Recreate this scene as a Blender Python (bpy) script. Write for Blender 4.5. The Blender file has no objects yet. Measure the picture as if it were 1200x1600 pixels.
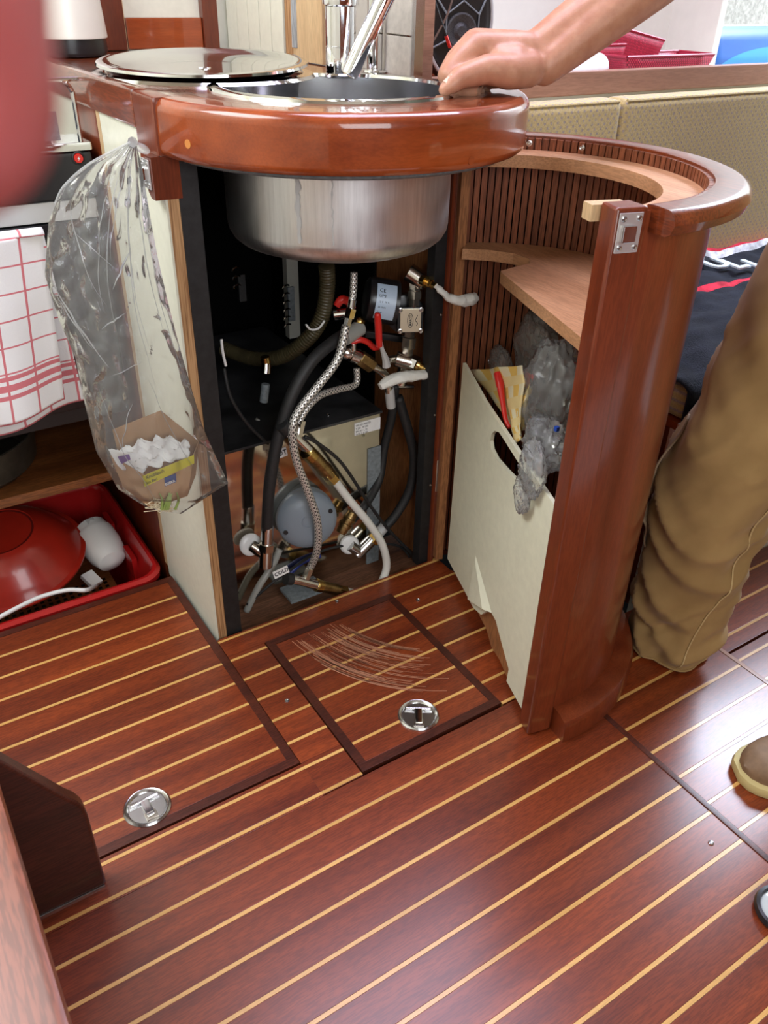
import bpy, bmesh, math, random
from mathutils import Vector, Matrix, noise
from math import sin, cos, pi, radians as rad

SC = bpy.context.scene
COL = SC.collection
rng = random.Random(7)

# ------------------------------------------------------------------ camera
FPX = 1280.0                       # focal length in pixels of the 1200x1600 frame
PITCH, ROLL, YAW = rad(33.1), rad(1.466), rad(56.51)
EYE = Vector((0, 0, 1.0))
FWD = Vector((cos(YAW) * cos(PITCH), sin(YAW) * cos(PITCH), -sin(PITCH)))
_r = Vector((sin(YAW), -cos(YAW), 0)); _u = _r.cross(FWD)
RGT = cos(ROLL) * _r + sin(ROLL) * _u
UPV = -sin(ROLL) * _r + cos(ROLL) * _u
cam_d = bpy.data.cameras.new('camera'); cam = bpy.data.objects.new('camera', cam_d); COL.objects.link(cam)
cam_d.sensor_fit = 'VERTICAL'; cam_d.sensor_height = 32.0; cam_d.lens = 32.0 * FPX / 1600.0
cam_d.clip_start = 0.004
M = Matrix((RGT, UPV, -FWD)).transposed().to_4x4(); M.translation = EYE
cam.matrix_world = M
cam_d.dof.use_dof = True; cam_d.dof.focus_distance = 1.25; cam_d.dof.aperture_fstop = cam_d.lens / 1000 / 0.0021
SC.camera = cam

# ------------------------------------------------------------------ world, daylight, added fill, exposure
SC.view_settings.view_transform = 'Standard'; SC.view_settings.look = 'None'
SC.view_settings.gamma = 1.0; SC.view_settings.use_curve_mapping = False
SC.view_settings.exposure = 0.0
w = bpy.data.worlds.new('sky'); SC.world = w; w.use_nodes = True
bg = w.node_tree.nodes['Background']; bg.inputs[0].default_value = (0.83, 0.92, 1.0, 1); bg.inputs[1].default_value = 0.8

def area_light(name, loc, target, sx, sy, power, color):
    l = bpy.data.lights.new(name, 'AREA'); l.shape = 'RECTANGLE'; l.size = sx; l.size_y = sy
    l.energy = power; l.color = color
    o = bpy.data.objects.new(name, l); COL.objects.link(o); o.location = loc
    d = (Vector(target) - Vector(loc)).normalized()
    o.rotation_euler = d.to_track_quat('-Z', 'Y').to_euler()
    return o
area_light('companionway_daylight', (-0.55, 1.16, 1.97), (0.15, 0.8, 0.0), 1.05, 0.8, 31, (0.96, 0.98, 1))
area_light('saloon_hatch_daylight', (2.86, 1.27, 1.97), (2.4, 1.0, 0.0), 0.98, 0.6, 92, (0.70, 0.81, 1))
area_light('skylight_daylight', (1.0, 1.05, 1.97), (1.0, 1.0, 0.0), 1.2, 0.5, 23, (0.80, 0.74, 1))
area_light('added_front_fill', (0.05, -1.19, 1.35), (0.45, 1.1, 0.45), 1.1, 1.0, 23, (0.95, 0.98, 1))  # unseen fill added behind the camera to brighten the cabinet front

# ------------------------------------------------------------------ pixel -> point on a known plane (used to read hose routes off the room)
def ray(px, py): return RGT * ((px - 600) / FPX) + UPV * ((800 - py) / FPX) + FWD
def onz(px, py, z): d = ray(px, py); return EYE + d * ((z - 1.0) / d.z)
def onx(px, py, x): d = ray(px, py); return EYE + d * (x / d.x)
def ony(px, py, y): d = ray(px, py); return EYE + d * (y / d.y)

# ------------------------------------------------------------------ node helpers
def newmat(name):
    m = bpy.data.materials.new(name); m.use_nodes = True
    nt = m.node_tree; b = nt.nodes['Principled BSDF']
    return m, nt, b
def N(nt, t, **k):
    n = nt.nodes.new(t)
    for a, v in k.items(): setattr(n, a, v)
    return n
def L(nt, a, b): nt.links.new(a, b)
def ramp(nt, fac, stops):
    r = N(nt, 'ShaderNodeValToRGB'); e = r.color_ramp.elements
    while len(e) < len(stops): e.new(0.5)
    for i, (p, c) in enumerate(stops): e[i].position = p; e[i].color = (*c, 1)
    L(nt, fac, r.inputs[0]); return r.outputs[0]
def mapped(nt, scale, rot=(0, 0, 0), src='Object'):
    tc = N(nt, 'ShaderNodeTexCoord'); mp = N(nt, 'ShaderNodeMapping')
    mp.inputs['Scale'].default_value = scale; mp.inputs['Rotation'].default_value = rot
    L(nt, tc.outputs[src], mp.inputs[0]); return mp.outputs[0]
def noise_tex(nt, vec, scale, detail=4, rough=0.6):
    n = N(nt, 'ShaderNodeTexNoise'); n.inputs['Scale'].default_value = scale
    n.inputs['Detail'].default_value = detail; n.inputs['Roughness'].default_value = rough
    if vec is not None: L(nt, vec, n.inputs['Vector'])
    return n.outputs[0]
def bump(nt, b, h, strength, dist=0.001):
    bp = N(nt, 'ShaderNodeBump'); bp.inputs['Strength'].default_value = strength; bp.inputs['Distance'].default_value = dist
    L(nt, h, bp.inputs['Height']); L(nt, bp.outputs[0], b.inputs['Normal'])
def mixc(nt, fac, a, b, mode='MIX'):
    m = N(nt, 'ShaderNodeMix', data_type='RGBA', blend_type=mode)
    if isinstance(fac, (int, float)): m.inputs[0].default_value = fac
    else: L(nt, fac, m.inputs[0])
    for i, v in ((6, a), (7, b)):
        if isinstance(v, tuple): m.inputs[i].default_value = (*v, 1)
        else: L(nt, v, m.inputs[i])
    return m.outputs[2]

MAT = {}
def plain(name, col, rough=0.5, metal=0.0, spec=0.5, coat=0.0, nscale=0, namt=0.15, bmp=0.0, **kw):
    m, nt, b = newmat(name)
    b.inputs['Base Color'].default_value = (*col, 1); b.inputs['Roughness'].default_value = rough
    b.inputs['Metallic'].default_value = metal; b.inputs['Specular IOR Level'].default_value = spec
    b.inputs['Coat Weight'].default_value = coat; b.inputs['Coat Roughness'].default_value = 0.12
    if nscale:
        v = mapped(nt, (1, 1, 1)); n = noise_tex(nt, v, nscale, 5)
        lo = tuple(c * (1 - namt) for c in col); hi = tuple(min(1, c * (1 + namt)) for c in col)
        L(nt, ramp(nt, n, [(0.3, lo), (0.7, hi)]), b.inputs['Base Color'])
        if bmp: bump(nt, b, n, bmp)
    for k, v in kw.items(): b.inputs[k.replace('_', ' ')].default_value = v
    MAT[name] = m; return m
def wood(name, dark, light, axis='X', s=1.0, rough=0.35, coat=0.6, coatr=0.12, var=0.18, pores=0.35):
    m, nt, b = newmat(name)
    st = {'X': (1.2, 16, 16), 'Y': (16, 1.2, 16), 'Z': (16, 16, 1.2)}[axis]
    info = N(nt, 'ShaderNodeObjectInfo')
    v0 = mapped(nt, tuple(c * s for c in st))
    off = N(nt, 'ShaderNodeVectorMath', operation='ADD'); L(nt, v0, off.inputs[0])
    mul = N(nt, 'ShaderNodeMath', operation='MULTIPLY'); L(nt, info.outputs['Random'], mul.inputs[0]); mul.inputs[1].default_value = 37.0
    L(nt, mul.outputs[0], off.inputs[1]); v = off.outputs[0]
    n1 = noise_tex(nt, v, 1.3, 5, 0.55)
    fine = N(nt, 'ShaderNodeVectorMath', operation='MULTIPLY'); L(nt, v, fine.inputs[0])
    fine.inputs[1].default_value = tuple(12 if c < 2 else 9 for c in st)
    n2 = noise_tex(nt, fine.outputs[0], 3.0, 2, 0.5)
    c = ramp(nt, n1, [(0.3, dark), (0.68, light)])
    p = ramp(nt, n2, [(0.42, (1 - pores,) * 3), (0.56, (1, 1, 1))])
    c = mixc(nt, 1.0, c, p, 'MULTIPLY')
    hv = N(nt, 'ShaderNodeHueSaturation'); L(nt, c, hv.inputs['Color'])
    mr = N(nt, 'ShaderNodeMapRange'); L(nt, info.outputs['Random'], mr.inputs[0]); mr.inputs[3].default_value = 1 - var; mr.inputs[4].default_value = 1 + var
    L(nt, mr.outputs[0], hv.inputs['Value']); L(nt, hv.outputs[0], b.inputs['Base Color'])
    b.inputs['Roughness'].default_value = rough; b.inputs['Coat Weight'].default_value = coat; b.inputs['Specular IOR Level'].default_value = 0.25
    b.inputs['Coat Roughness'].default_value = coatr
    bump(nt, b, n2, 0.12, 0.0006)
    MAT[name] = m; return m

wood('mahogany_floor', (0.135, 0.019, 0.0045), (0.285, 0.05, 0.010), 'X', 1.4, 0.5, 0.85, 0.26, 0.13, 0.3)
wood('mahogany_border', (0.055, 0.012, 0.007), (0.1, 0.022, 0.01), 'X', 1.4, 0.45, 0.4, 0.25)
wood('maple_inlay', (0.62, 0.33, 0.09), (0.78, 0.45, 0.15), 'X', 2, 0.42, 1.0, 0.26, 0.06, 0.12)
wood('mahogany_z', (0.125, 0.022, 0.007), (0.215, 0.041, 0.012), 'Z', 1.0, 0.38, 0.7, 0.14, 0.08, 0.18)
wood('mahogany_x', (0.22, 0.036, 0.008), (0.40, 0.078, 0.016), 'X', 1.0, 0.3, 1.0, 0.06, 0.08, 0.12)
wood('mahogany_bench', (0.17, 0.045, 0.022), (0.28, 0.08, 0.04), 'Y', 1.0, 0.4, 1.0, 0.3, 0.05)
wood('shaded_mahogany', (0.05, 0.012, 0.007), (0.09, 0.02, 0.011), 'X', 1.0, 0.4, 0.4, 0.2, 0.05)  # darker mahogany, the end board's shade put into its colour
wood('mahogany_y', (0.14, 0.026, 0.008), (0.25, 0.05, 0.014), 'Y', 1.0, 0.3, 0.9, 0.08, 0.08)
wood('slat_wood', (0.17, 0.05, 0.022), (0.3, 0.1, 0.045), 'Z', 1.0, 0.5, 0.15, 0.3, 0.15)
wood('plywood_face', (0.4, 0.19, 0.085), (0.58, 0.31, 0.16), 'Y', 1.0, 0.55, 0.1, 0.3, 0.04, 0.2)
wood('raw_brown', (0.3, 0.12, 0.045), (0.44, 0.19, 0.075), 'Z', 1.0, 0.55, 0.1, 0.3, 0.06)
wood('pale_wood', (0.55, 0.36, 0.19), (0.68, 0.48, 0.27), 'Z', 1.0, 0.5, 0.2, 0.3, 0.05, 0.15)
wood('bilge_wood', (0.11, 0.045, 0.025), (0.24, 0.11, 0.06), 'X', 1.0, 0.7, 0.0, 0.3, 0.15)
wood('shelf_wood', (0.16, 0.05, 0.015), (0.28, 0.1, 0.03), 'X', 1.0, 0.35, 0.4, 0.15, 0.05)
wood('rail_wood', (0.3, 0.15, 0.1), (0.44, 0.25, 0.17), 'X', 1.0, 0.4, 0.4, 0.2, 0.05, 0.15)
def plymat():
    m, nt, b = newmat('plywood_edge'); v = mapped(nt, (1, 1, 1))
    sep = N(nt, 'ShaderNodeSeparateXYZ'); 
    wv = N(nt, 'ShaderNodeTexNoise'); L(nt, mapped(nt, (420, 420, 9)), wv.inputs[0]); wv.inputs['Scale'].default_value = 1; wv.inputs['Detail'].default_value = 2
    L(nt, ramp(nt, wv.outputs[0], [(0.35, (0.26, 0.12, 0.045)), (0.6, (0.55, 0.32, 0.15))]), b.inputs['Base Color'])
    b.inputs['Roughness'].default_value = 0.6; MAT['plywood_edge'] = m
plymat()
plain('white_paint', (0.74, 0.74, 0.62), 0.38, nscale=60, namt=0.04, bmp=0.08)
plain('cream_paint', (0.77, 0.76, 0.60), 0.4, nscale=60, namt=0.05, bmp=0.1)
plain('hull_white', (0.78, 0.77, 0.68), 0.3, nscale=25, namt=0.03, bmp=0.15)
plain('black_paint', (0.012, 0.012, 0.013), 0.55, nscale=90, namt=0.5, bmp=0.1)
plain('void_black', (0.003, 0.003, 0.003), 0.9, spec=0.1)  # near-black, puts the cabinet's unlit depth into the base colour
plain('steel', (0.62, 0.62, 0.62), 0.22, 1.0)
plain('polished_steel', (0.72, 0.72, 0.72), 0.07, 1.0)
plain('satin_chrome', (0.82, 0.82, 0.82), 0.28, 0.75)
plain('chrome', (0.8, 0.8, 0.82), 0.05, 1.0)
plain('nickel', (0.62, 0.58, 0.52), 0.2, 1.0)
plain('brass', (0.62, 0.42, 0.14), 0.25, 1.0, nscale=120, namt=0.2)
plain('old_brass', (0.36, 0.24, 0.10), 0.35, 1.0, nscale=120, namt=0.3)
plain('black_rubber', (0.018, 0.018, 0.019), 0.55, nscale=200, namt=0.3, bmp=0.1)
plain('black_plastic', (0.014, 0.014, 0.016), 0.3)
plain('dark_glass', (0.01, 0.011, 0.014), 0.08, spec=0.6)
plain('grey_plastic', (0.22, 0.26, 0.31), 0.38)
plain('light_grey', (0.5, 0.5, 0.5), 0.4)
plain('white_plastic', (0.8, 0.8, 0.79), 0.3)
plain('white_hose', (0.72, 0.72, 0.68), 0.35, Subsurface_Weight=0.0)
plain('red_plastic', (0.42, 0.012, 0.012), 0.2, coat=0.3)
plain('red_bowl', (0.40, 0.02, 0.010), 0.3, coat=0.4, nscale=15, namt=0.15)
plain('red_handle', (0.62, 0.02, 0.015), 0.3)
plain('sealant', (0.2, 0.23, 0.25), 0.5, nscale=150, namt=0.3)
plain('paper_white', (0.85, 0.85, 0.85), 0.7, nscale=80, namt=0.04, bmp=0.2)
plain('tape_white', (0.82, 0.82, 0.78), 0.5, nscale=60, namt=0.08, bmp=0.3)
plain('ink', (0.02, 0.02, 0.025), 0.6)
plain('plug_orange', (0.58, 0.22, 0.05), 0.4)
plain('cream_enamel', (0.74, 0.72, 0.64), 0.3)
plain('headliner', (0.40, 0.34, 0.26), 0.8, nscale=40, namt=0.05)
def brushed():
    m, nt, b = newmat('brushed_steel')
    n = noise_tex(nt, mapped(nt, (60, 60, 3)), 3, 6, 0.7); n2 = noise_tex(nt, mapped(nt, (1, 1, 1)), 9, 4)
    L(nt, ramp(nt, n, [(0.3, (0.66, 0.66, 0.66)), (0.7, (0.86, 0.86, 0.86))]), b.inputs['Base Color'])
    mr = N(nt, 'ShaderNodeMapRange'); L(nt, n2, mr.inputs[0]); mr.inputs[1].default_value = 0.3; mr.inputs[2].default_value = 0.7
    mr.inputs[3].default_value = 0.3; mr.inputs[4].default_value = 0.5
    L(nt, mr.outputs[0], b.inputs['Roughness']); b.inputs['Metallic'].default_value = 1.0
    MAT['brushed_steel'] = m
brushed()
def braid():
    m, nt, b = newmat('braided_steel')
    v = mapped(nt, (1, 1, 1), src='UV')
    w1 = N(nt, 'ShaderNodeTexWave', wave_type='BANDS', bands_direction='DIAGONAL'); L(nt, mapped(nt, (1, 1, 1), src='UV'), w1.inputs[0]); w1.inputs['Scale'].default_value = 0.85
    w2 = N(nt, 'ShaderNodeTexWave', wave_type='BANDS', bands_direction='DIAGONAL'); L(nt, mapped(nt, (-1, 1, 1), src='UV'), w2.inputs[0]); w2.inputs['Scale'].default_value = 0.85
    mul = N(nt, 'ShaderNodeMath', operation='MAXIMUM'); L(nt, w1.outputs[1], mul.inputs[0]); L(nt, w2.outputs[1], mul.inputs[1])
    L(nt, ramp(nt, mul.outputs[0], [(0.5, (0.08, 0.075, 0.07)), (0.85, (0.78, 0.75, 0.71))]), b.inputs['Base Color'])
    b.inputs['Metallic'].default_value = 0.55; b.inputs['Roughness'].default_value = 0.3
    bump(nt, b, mul.outputs[0], 0.5, 0.0008); MAT['braided_steel'] = m
braid()
def film(name, tint, white, spec=0.16, rough=0.07, bm=0.25):
    """clear thin plastic film: lets light straight through, a little haze, mirrors at grazing angles"""
    m, nt, b = newmat(name); out = nt.nodes['Material Output']
    tr = N(nt, 'ShaderNodeBsdfTransparent'); tr.inputs[0].default_value = (*tint, 1)
    gl = N(nt, 'ShaderNodeBsdfGlossy'); gl.inputs[1].default_value = rough
    df = N(nt, 'ShaderNodeBsdfDiffuse'); df.inputs[0].default_value = (0.9, 0.92, 0.93, 1)
    tl = N(nt, 'ShaderNodeBsdfTranslucent'); tl.inputs[0].default_value = (0.9, 0.92, 0.93, 1)
    lw = N(nt, 'ShaderNodeLayerWeight'); lw.inputs[0].default_value = spec
    n = noise_tex(nt, mapped(nt, (1, 1, 1)), 38, 2)
    bp = N(nt, 'ShaderNodeBump'); bp.inputs['Strength'].default_value = bm; bp.inputs['Distance'].default_value = 0.004
    L(nt, n, bp.inputs['Height']); L(nt, bp.outputs[0], gl.inputs['Normal'])
    m0 = N(nt, 'ShaderNodeMixShader'); m0.inputs[0].default_value = 0.5; L(nt, df.outputs[0], m0.inputs[1]); L(nt, tl.outputs[0], m0.inputs[2])
    m1 = N(nt, 'ShaderNodeMixShader'); m1.inputs[0].default_value = white; L(nt, tr.outputs[0], m1.inputs[1]); L(nt, m0.outputs[0], m1.inputs[2])
    m2 = N(nt, 'ShaderNodeMixShader'); L(nt, lw.outputs['Fresnel'], m2.inputs[0]); L(nt, m1.outputs[0], m2.inputs[1]); L(nt, gl.outputs[0], m2.inputs[2])
    L(nt, m2.outputs[0], out.inputs[0]); MAT[name] = m
film('clear_film', (0.98, 0.985, 0.985), 0.13, 0.22, 0.09, 0.4)
film('milky_film', (0.97, 0.98, 0.975), 0.36, 0.09, 0.1)
film('pouch_film', (0.98, 0.985, 0.985), 0.27, 0.26, 0.10, 0.4)
film('fold_highlight_film', (0.97, 0.98, 0.98), 0.4, 0.25)

# ------------------------------------------------------------------ mesh builder
class MB:
    def __init__(s): s.v = []; s.f = []; s.m = []; s.uv = {}; s.cur = 0; s.wrap = {}
    def add(s, vs, fs, mi=None):
        o = len(s.v); s.v += [Vector(p) for p in vs]
        for f in fs: s.f.append([i + o for i in f]); s.m.append(s.cur if mi is None else mi)
        return o
    def box(s, a, b, bev=0.0, mi=None, xf=None):
        bm = bmesh.new(); bmesh.ops.create_cube(bm, size=1.0)
        a, b = Vector(a), Vector(b); c = (a + b) / 2; d = b - a
        for v in bm.verts: v.co = Vector((v.co.x * d.x, v.co.y * d.y, v.co.z * d.z)) + c
        if bev > 0: bmesh.ops.bevel(bm, geom=list(bm.edges), offset=bev, segments=2, profile=0.7, affect='EDGES')
        s.frombm(bm, mi, xf); return s
    def obox(s, c, ux, uy, uz, d, bev=0.0, mi=None):
        """box centred at c with axes ux, uy, uz and full sizes d"""
        h = Vector(d) / 2
        xf = Matrix((Vector(ux).normalized(), Vector(uy).normalized(), Vector(uz).normalized())).transposed().to_4x4(); xf.translation = Vector(c)
        return s.box(-h, h, bev, mi, xf)
    def frombm(s, bm, mi=None, xf=None):
        bm.verts.ensure_lookup_table(); bm.verts.index_update()
        s.add([(xf @ v.co if xf else v.co.copy()) for v in bm.verts], [[v.index for v in f.verts] for f in bm.faces], mi); bm.free()
    def prism(s, poly, a, b, axis='z', mi=None):
        """extrude a 2-D polygon between two levels of an axis"""
        def P(u, v, t): return {'z': (u, v, t), 'y': (u, t, v), 'x': (t, u, v)}[axis]
        n = len(poly); vs = [P(*p, a) for p in poly] + [P(*p, b) for p in poly]
        fs = [list(range(n - 1, -1, -1)), list(range(n, 2 * n))] + [[i, (i + 1) % n, n + (i + 1) % n, n + i] for i in range(n)]
        s.add(vs, fs, mi); return s
    def lathe(s, prof, c=(0, 0, 0), ax=(0, 0, 1), n=32, a0=0.0, a1=2 * pi, mi=None, ref=None):
        """revolve (radius, height) pairs about an axis through c"""
        ax = Vector(ax).normalized(); c = Vector(c)
        e1 = (Vector(ref) if ref else (Vector((1, 0, 0)) if abs(ax.x) < 0.9 else Vector((0, 1, 0)))); e1 = (e1 - ax * e1.dot(ax)).normalized(); e2 = ax.cross(e1)
        full = abs(a1 - a0 - 2 * pi) < 1e-6; k = n if full else n + 1; vs = []
        for i in range(k):
            t = a0 + (a1 - a0) * i / n; d = e1 * cos(t) + e2 * sin(t)
            vs += [c + d * r + ax * h for r, h in prof]
        q = len(prof); fs = []
        for i in range(n):
            j = (i + 1) % k
            for p in range(q - 1):
                fs.append([i * q + p, j * q + p, j * q + p + 1, i * q + p + 1])
        s.add(vs, fs, mi); return s
    def ringsweep(s, poly, c, a0, a1, n, mi=None, cap=True):
        """sweep a closed (radius, z) polygon round a vertical axis at c"""
        q = len(poly); vs = []; fs = []
        for i in range(n + 1):
            t = a0 + (a1 - a0) * i / n
            vs += [(c[0] + r * cos(t), c[1] + r * sin(t), z) for r, z in poly]
        for i in range(n):
            for p in range(q):
                p2 = (p + 1) % q; fs.append([i * q + p, (i + 1) * q + p, (i + 1) * q + p2, i * q + p2])
        if cap: fs += [list(range(q - 1, -1, -1)), [n * q + p for p in range(q)]]
        s.add(vs, fs, mi); return s
    def cyl(s, p0, p1, r0, r1=None, n=16, mi=None):
        p0, p1 = Vector(p0), Vector(p1); h = (p1 - p0).length; r1 = r0 if r1 is None else r1
        s.lathe([(0.0, 0), (r0, 0), (r1, h), (0.0, h)], p0, p1 - p0, n, mi=mi); return s
    def tube(s, pts, r, n=10, sub=6, closed=False, mi=None, cap=True, rib=None):
        """tube along a smooth (Catmull-Rom) curve; r a number or one per point; rib=(amp, period) corrugates it"""
        pts = [Vector(p) for p in pts]; rs = r if isinstance(r, (list, tuple)) else [r] * len(pts)
        P = []; R = []; m = len(pts)
        for i in range(m - 1):
            p0 = pts[max(i - 1, 0)]; p1 = pts[i]; p2 = pts[i + 1]; p3 = pts[min(i + 2, m - 1)]
            for k in range(sub):
                t = k / sub; P.append(0.5 * ((2 * p1) + (p2 - p0) * t + (2 * p0 - 5 * p1 + 4 * p2 - p3) * t * t + (3 * p1 - p0 - 3 * p2 + p3) * t ** 3)); R.append(rs[i] + (rs[i + 1] - rs[i]) * t)
        P.append(pts[-1]); R.append(rs[-1])
        T = [(P[min(i + 1, len(P) - 1)] - P[max(i - 1, 0)]).normalized() for i in range(len(P))]
        e = T[0].orthogonal().normalized(); vs = []; fs = []; acc = 0; o = len(s.v)
        for i, (p, t) in enumerate(zip(P, T)):
            e = (e - t * e.dot(t)).normalized(); f = t.cross(e)
            if i: acc += (P[i] - P[i - 1]).length
            rr = R[i] + (rib[0] * sin(2 * pi * acc / rib[1]) if rib else 0)
            for k in range(n):
                a = 2 * pi * k / n; vs.append(p + (e * cos(a) + f * sin(a)) * rr); s.uv[o + len(vs) - 1] = (k / n * 4, acc / (2 * pi * max(R[i], 1e-4)) * 4)
        for i in range(len(P) - 1):
            for k in range(n):
                k2 = (k + 1) % n; fs.append([i * n + k, i * n + k2, (i + 1) * n + k2, (i + 1) * n + k])
                if k2 == 0: s.wrap[len(s.f) + len(fs) - 1] = {o + i * n, o + (i + 1) * n}
        if cap: fs += [list(range(n - 1, -1, -1)), [(len(P) - 1) * n + k for k in range(n)]]
        s.add(vs, fs, mi); return s
    def grid(s, fn, nu, nv, mi=None, closed_u=False):
        vs = [fn(i / (nu if closed_u else nu - 1), j / (nv - 1)) for j in range(nv) for i in range(nu)]; o = len(s.v)
        fs = []
        for j in range(nv - 1):
            for i in range(nu if closed_u else nu - 1):
                i2 = (i + 1) % nu; fs.append([j * nu + i, j * nu + i2, (j + 1) * nu + i2, (j + 1) * nu + i])
        for q in range(len(vs)): s.uv[o + q] = ((q % nu) / (nu - 1), (q // nu) / (nv - 1))
        s.add(vs, fs, mi); return s
    def sphere(s, c, r, n=14, m=9, sc=(1, 1, 1), mi=None):
        c = Vector(c); prof = [(r * sin(pi * i / (m - 1)), -r * cos(pi * i / (m - 1))) for i in range(m)]
        o = len(s.v); s.lathe(prof, (0, 0, 0), (0, 0, 1), n, mi=mi)
        for i in range(o, len(s.v)): v = s.v[i]; s.v[i] = c + Vector((v.x * sc[0], v.y * sc[1], v.z * sc[2]))
        return s
    def build(s, name, mats, parent=None, smooth=None, solid=0.0, sub=0):
        off = Vector(ORG.get(parent.name, (0, 0, 0))) if parent else Vector((0, 0, 0))
        me = bpy.data.meshes.new(name); me.from_pydata([tuple(v - off) for v in s.v], [], s.f)
        if not isinstance(mats, (list, tuple)): mats = [mats]
        for x in mats: me.materials.append(MAT[x] if isinstance(x, str) else x)
        for p, i in zip(me.polygons, s.m): p.material_index = i
        if s.uv:
            ul = me.uv_layers.new(name='UVMap')
            for p in me.polygons:
                wv = s.wrap.get(p.index, ())
                for li in p.loop_indices:
                    vi = me.loops[li].vertex_index; u_, v_ = s.uv.get(vi, (0, 0)); ul.data[li].uv = (u_ + 4 if vi in wv else u_, v_)
        bm = bmesh.new(); bm.from_mesh(me); bmesh.ops.remove_doubles(bm, verts=bm.verts, dist=1e-6)
        if not solid: bmesh.ops.recalc_face_normals(bm, faces=bm.faces)
        bm.to_mesh(me); bm.free()
        me.shade_smooth() if smooth is None or smooth else me.shade_flat()
        if smooth is None: me.set_sharp_from_angle(angle=rad(38))
        o = bpy.data.objects.new(name, me); COL.objects.link(o)
        if parent: o.parent = parent
        ORG[o.name] = tuple(off)
        if smooth is None and len(me.polygons) < 4000:
            wn = o.modifiers.new('weighted', 'WEIGHTED_NORMAL'); wn.keep_sharp = True; wn.weight = 100
        if solid:
            md = o.modifiers.new('thickness', 'SOLIDIFY'); md.thickness = solid; md.offset = 0
        if sub:
            md = o.modifiers.new('smooth', 'SUBSURF'); md.levels = sub; md.render_levels = sub
        return o
ORG = {}
def tag(o, label=None, cat=None, group=None, kind=None):
    if label: o['label'] = label
    if cat: o['category'] = cat
    if group: o['group'] = group
    if kind: o['kind'] = kind
    return o
def thing(name, loc, label=None, cat=None, group=None, kind=None):
    o = bpy.data.objects.new(name, None); COL.objects.link(o); o.location = loc; o.empty_display_size = 0.05
    ORG[o.name] = tuple(loc); return tag(o, label, cat, group, kind)
def text(name, body, parent, mat, origin, ux, uy, size, depth=0.0004, bold=0.0, squash=1.0):
    """flat lettering: origin is its lower-left corner, ux/uy the writing and up directions"""
    cu = bpy.data.curves.new(name, 'FONT'); cu.body = body; cu.size = size; cu.extrude = depth; cu.offset = bold; cu.resolution_u = 2
    t = bpy.data.objects.new(name + '_t', cu); COL.objects.link(t); bpy.context.view_layer.update()
    me = bpy.data.meshes.new_from_object(t.evaluated_get(bpy.context.evaluated_depsgraph_get())); bpy.data.objects.remove(t); bpy.data.curves.remove(cu)
    ux = Vector(ux).normalized(); uy = Vector(uy).normalized(); uz = ux.cross(uy)
    off = Vector(ORG.get(parent.name, (0, 0, 0))) if parent else Vector()
    for v in me.vertices: v.co = Vector(origin) - off + ux * v.co.x * squash + uy * v.co.y + uz * v.co.z
    me.name = name; me.materials.clear(); me.materials.append(MAT[mat])
    o = bpy.data.objects.new(name, me); COL.objects.link(o)
    if parent: o.parent = parent
    return o
def copy_obj(o, parent=None, loc=None):
    c = o.copy(); COL.objects.link(c)
    if parent: c.parent = parent
    if loc is not None: c.location = loc
    ORG[c.name] = ORG.get(o.name, (0, 0, 0)); return c
def screw(parent, p, nrm, r=0.0035, name='screw', mat='steel'):
    nrm = Vector(nrm).normalized(); p = Vector(p)
    m = MB(); m.lathe([(0, 0.0012), (r * 0.35, 0.0012), (r * 0.4, 0.0003), (r * 0.7, 0.0012), (r, 0.0009), (r, -0.001), (0, -0.001)], p, nrm, 10)
    return m.build(name, mat, parent)
# ================================================================== FLOOR
FLZ = 0.0; PITCHY = 0.054; Y0 = 0.531      # inlay strips every 54 mm
floor = thing('floor', (0, 0, 0), kind='structure')
fl = tag(floor, 'varnished mahogany floor planks with pale inlay strips')
SW = 0.0052                                 # strip width
def planked(parent, x0, x1, y0, y1, z=0.0, thick=0.018, phase=Y0, pm='mahogany_floor', sm='maple_inlay'):
    """planks and inlay strips, each its own piece, clipped to a rectangle"""
    k = math.floor((y0 - phase) / PITCHY) - 1
    while True:
        ys = phase + k * PITCHY
        a, b = ys + SW / 2, ys + PITCHY - SW / 2
        k += 1
        if ys - SW > y1: break
        for nm, lo, hi, mt, dz in (('inlay_strip', ys - SW / 2, ys + SW / 2, sm, 0.0), ('plank', a, b, pm, 0.0)):
            lo, hi = max(lo, y0), min(hi, y1)
            if hi - lo < 0.0012: continue
            g = 0.00025
            MB().box((x0, lo + g * (nm == 'plank'), z - thick), (x1, hi - g * (nm == 'plank'), z + dz), 0.0004 if nm == 'plank' else 0).build(nm, mt, parent, smooth=False)
H1 = (-0.42, 0.360, 0.757, 1.298); H2 = (0.432, 0.700, 0.689, 1.027)
g = 0.0015
planked(floor, -0.45, 0.832, -0.12, H2[2] - g)
planked(floor, 0.3605 + g, H2[0] - g, H2[2], 0.757); planked(floor, -0.45, 0.3605 + g, H2[2] - g, 0.757 - g)
planked(floor, 0.360 + g, H2[0] - g, 0.757, H2[3] + g)
planked(floor, H2[1] + g, 0.848, H2[2], H2[3] + g)
planked(floor, 0.360 + g, 0.846, H2[3] + g, 1.078)
planked(floor, 0.8335, 1.118, -0.12, 0.75, phase=Y0 + 0.012)
planked(floor, 1.127, 1.9, -0.12, 0.5705, phase=Y0 + 0.02); planked(floor, 1.127, 1.9, 0.5755, 0.747, phase=Y0 + 0.02)
MB().box((1.1185, -0.12, -0.018), (1.1265, 0.75, 0.0012), 0.0008).build('seam_trim', 'rail_wood', floor)
MB().box((0.8235, -0.12, -0.015), (0.8325, 0.6, 0.0015), 0.001).build('seam_trim', 'mahogany_border', floor)
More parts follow.
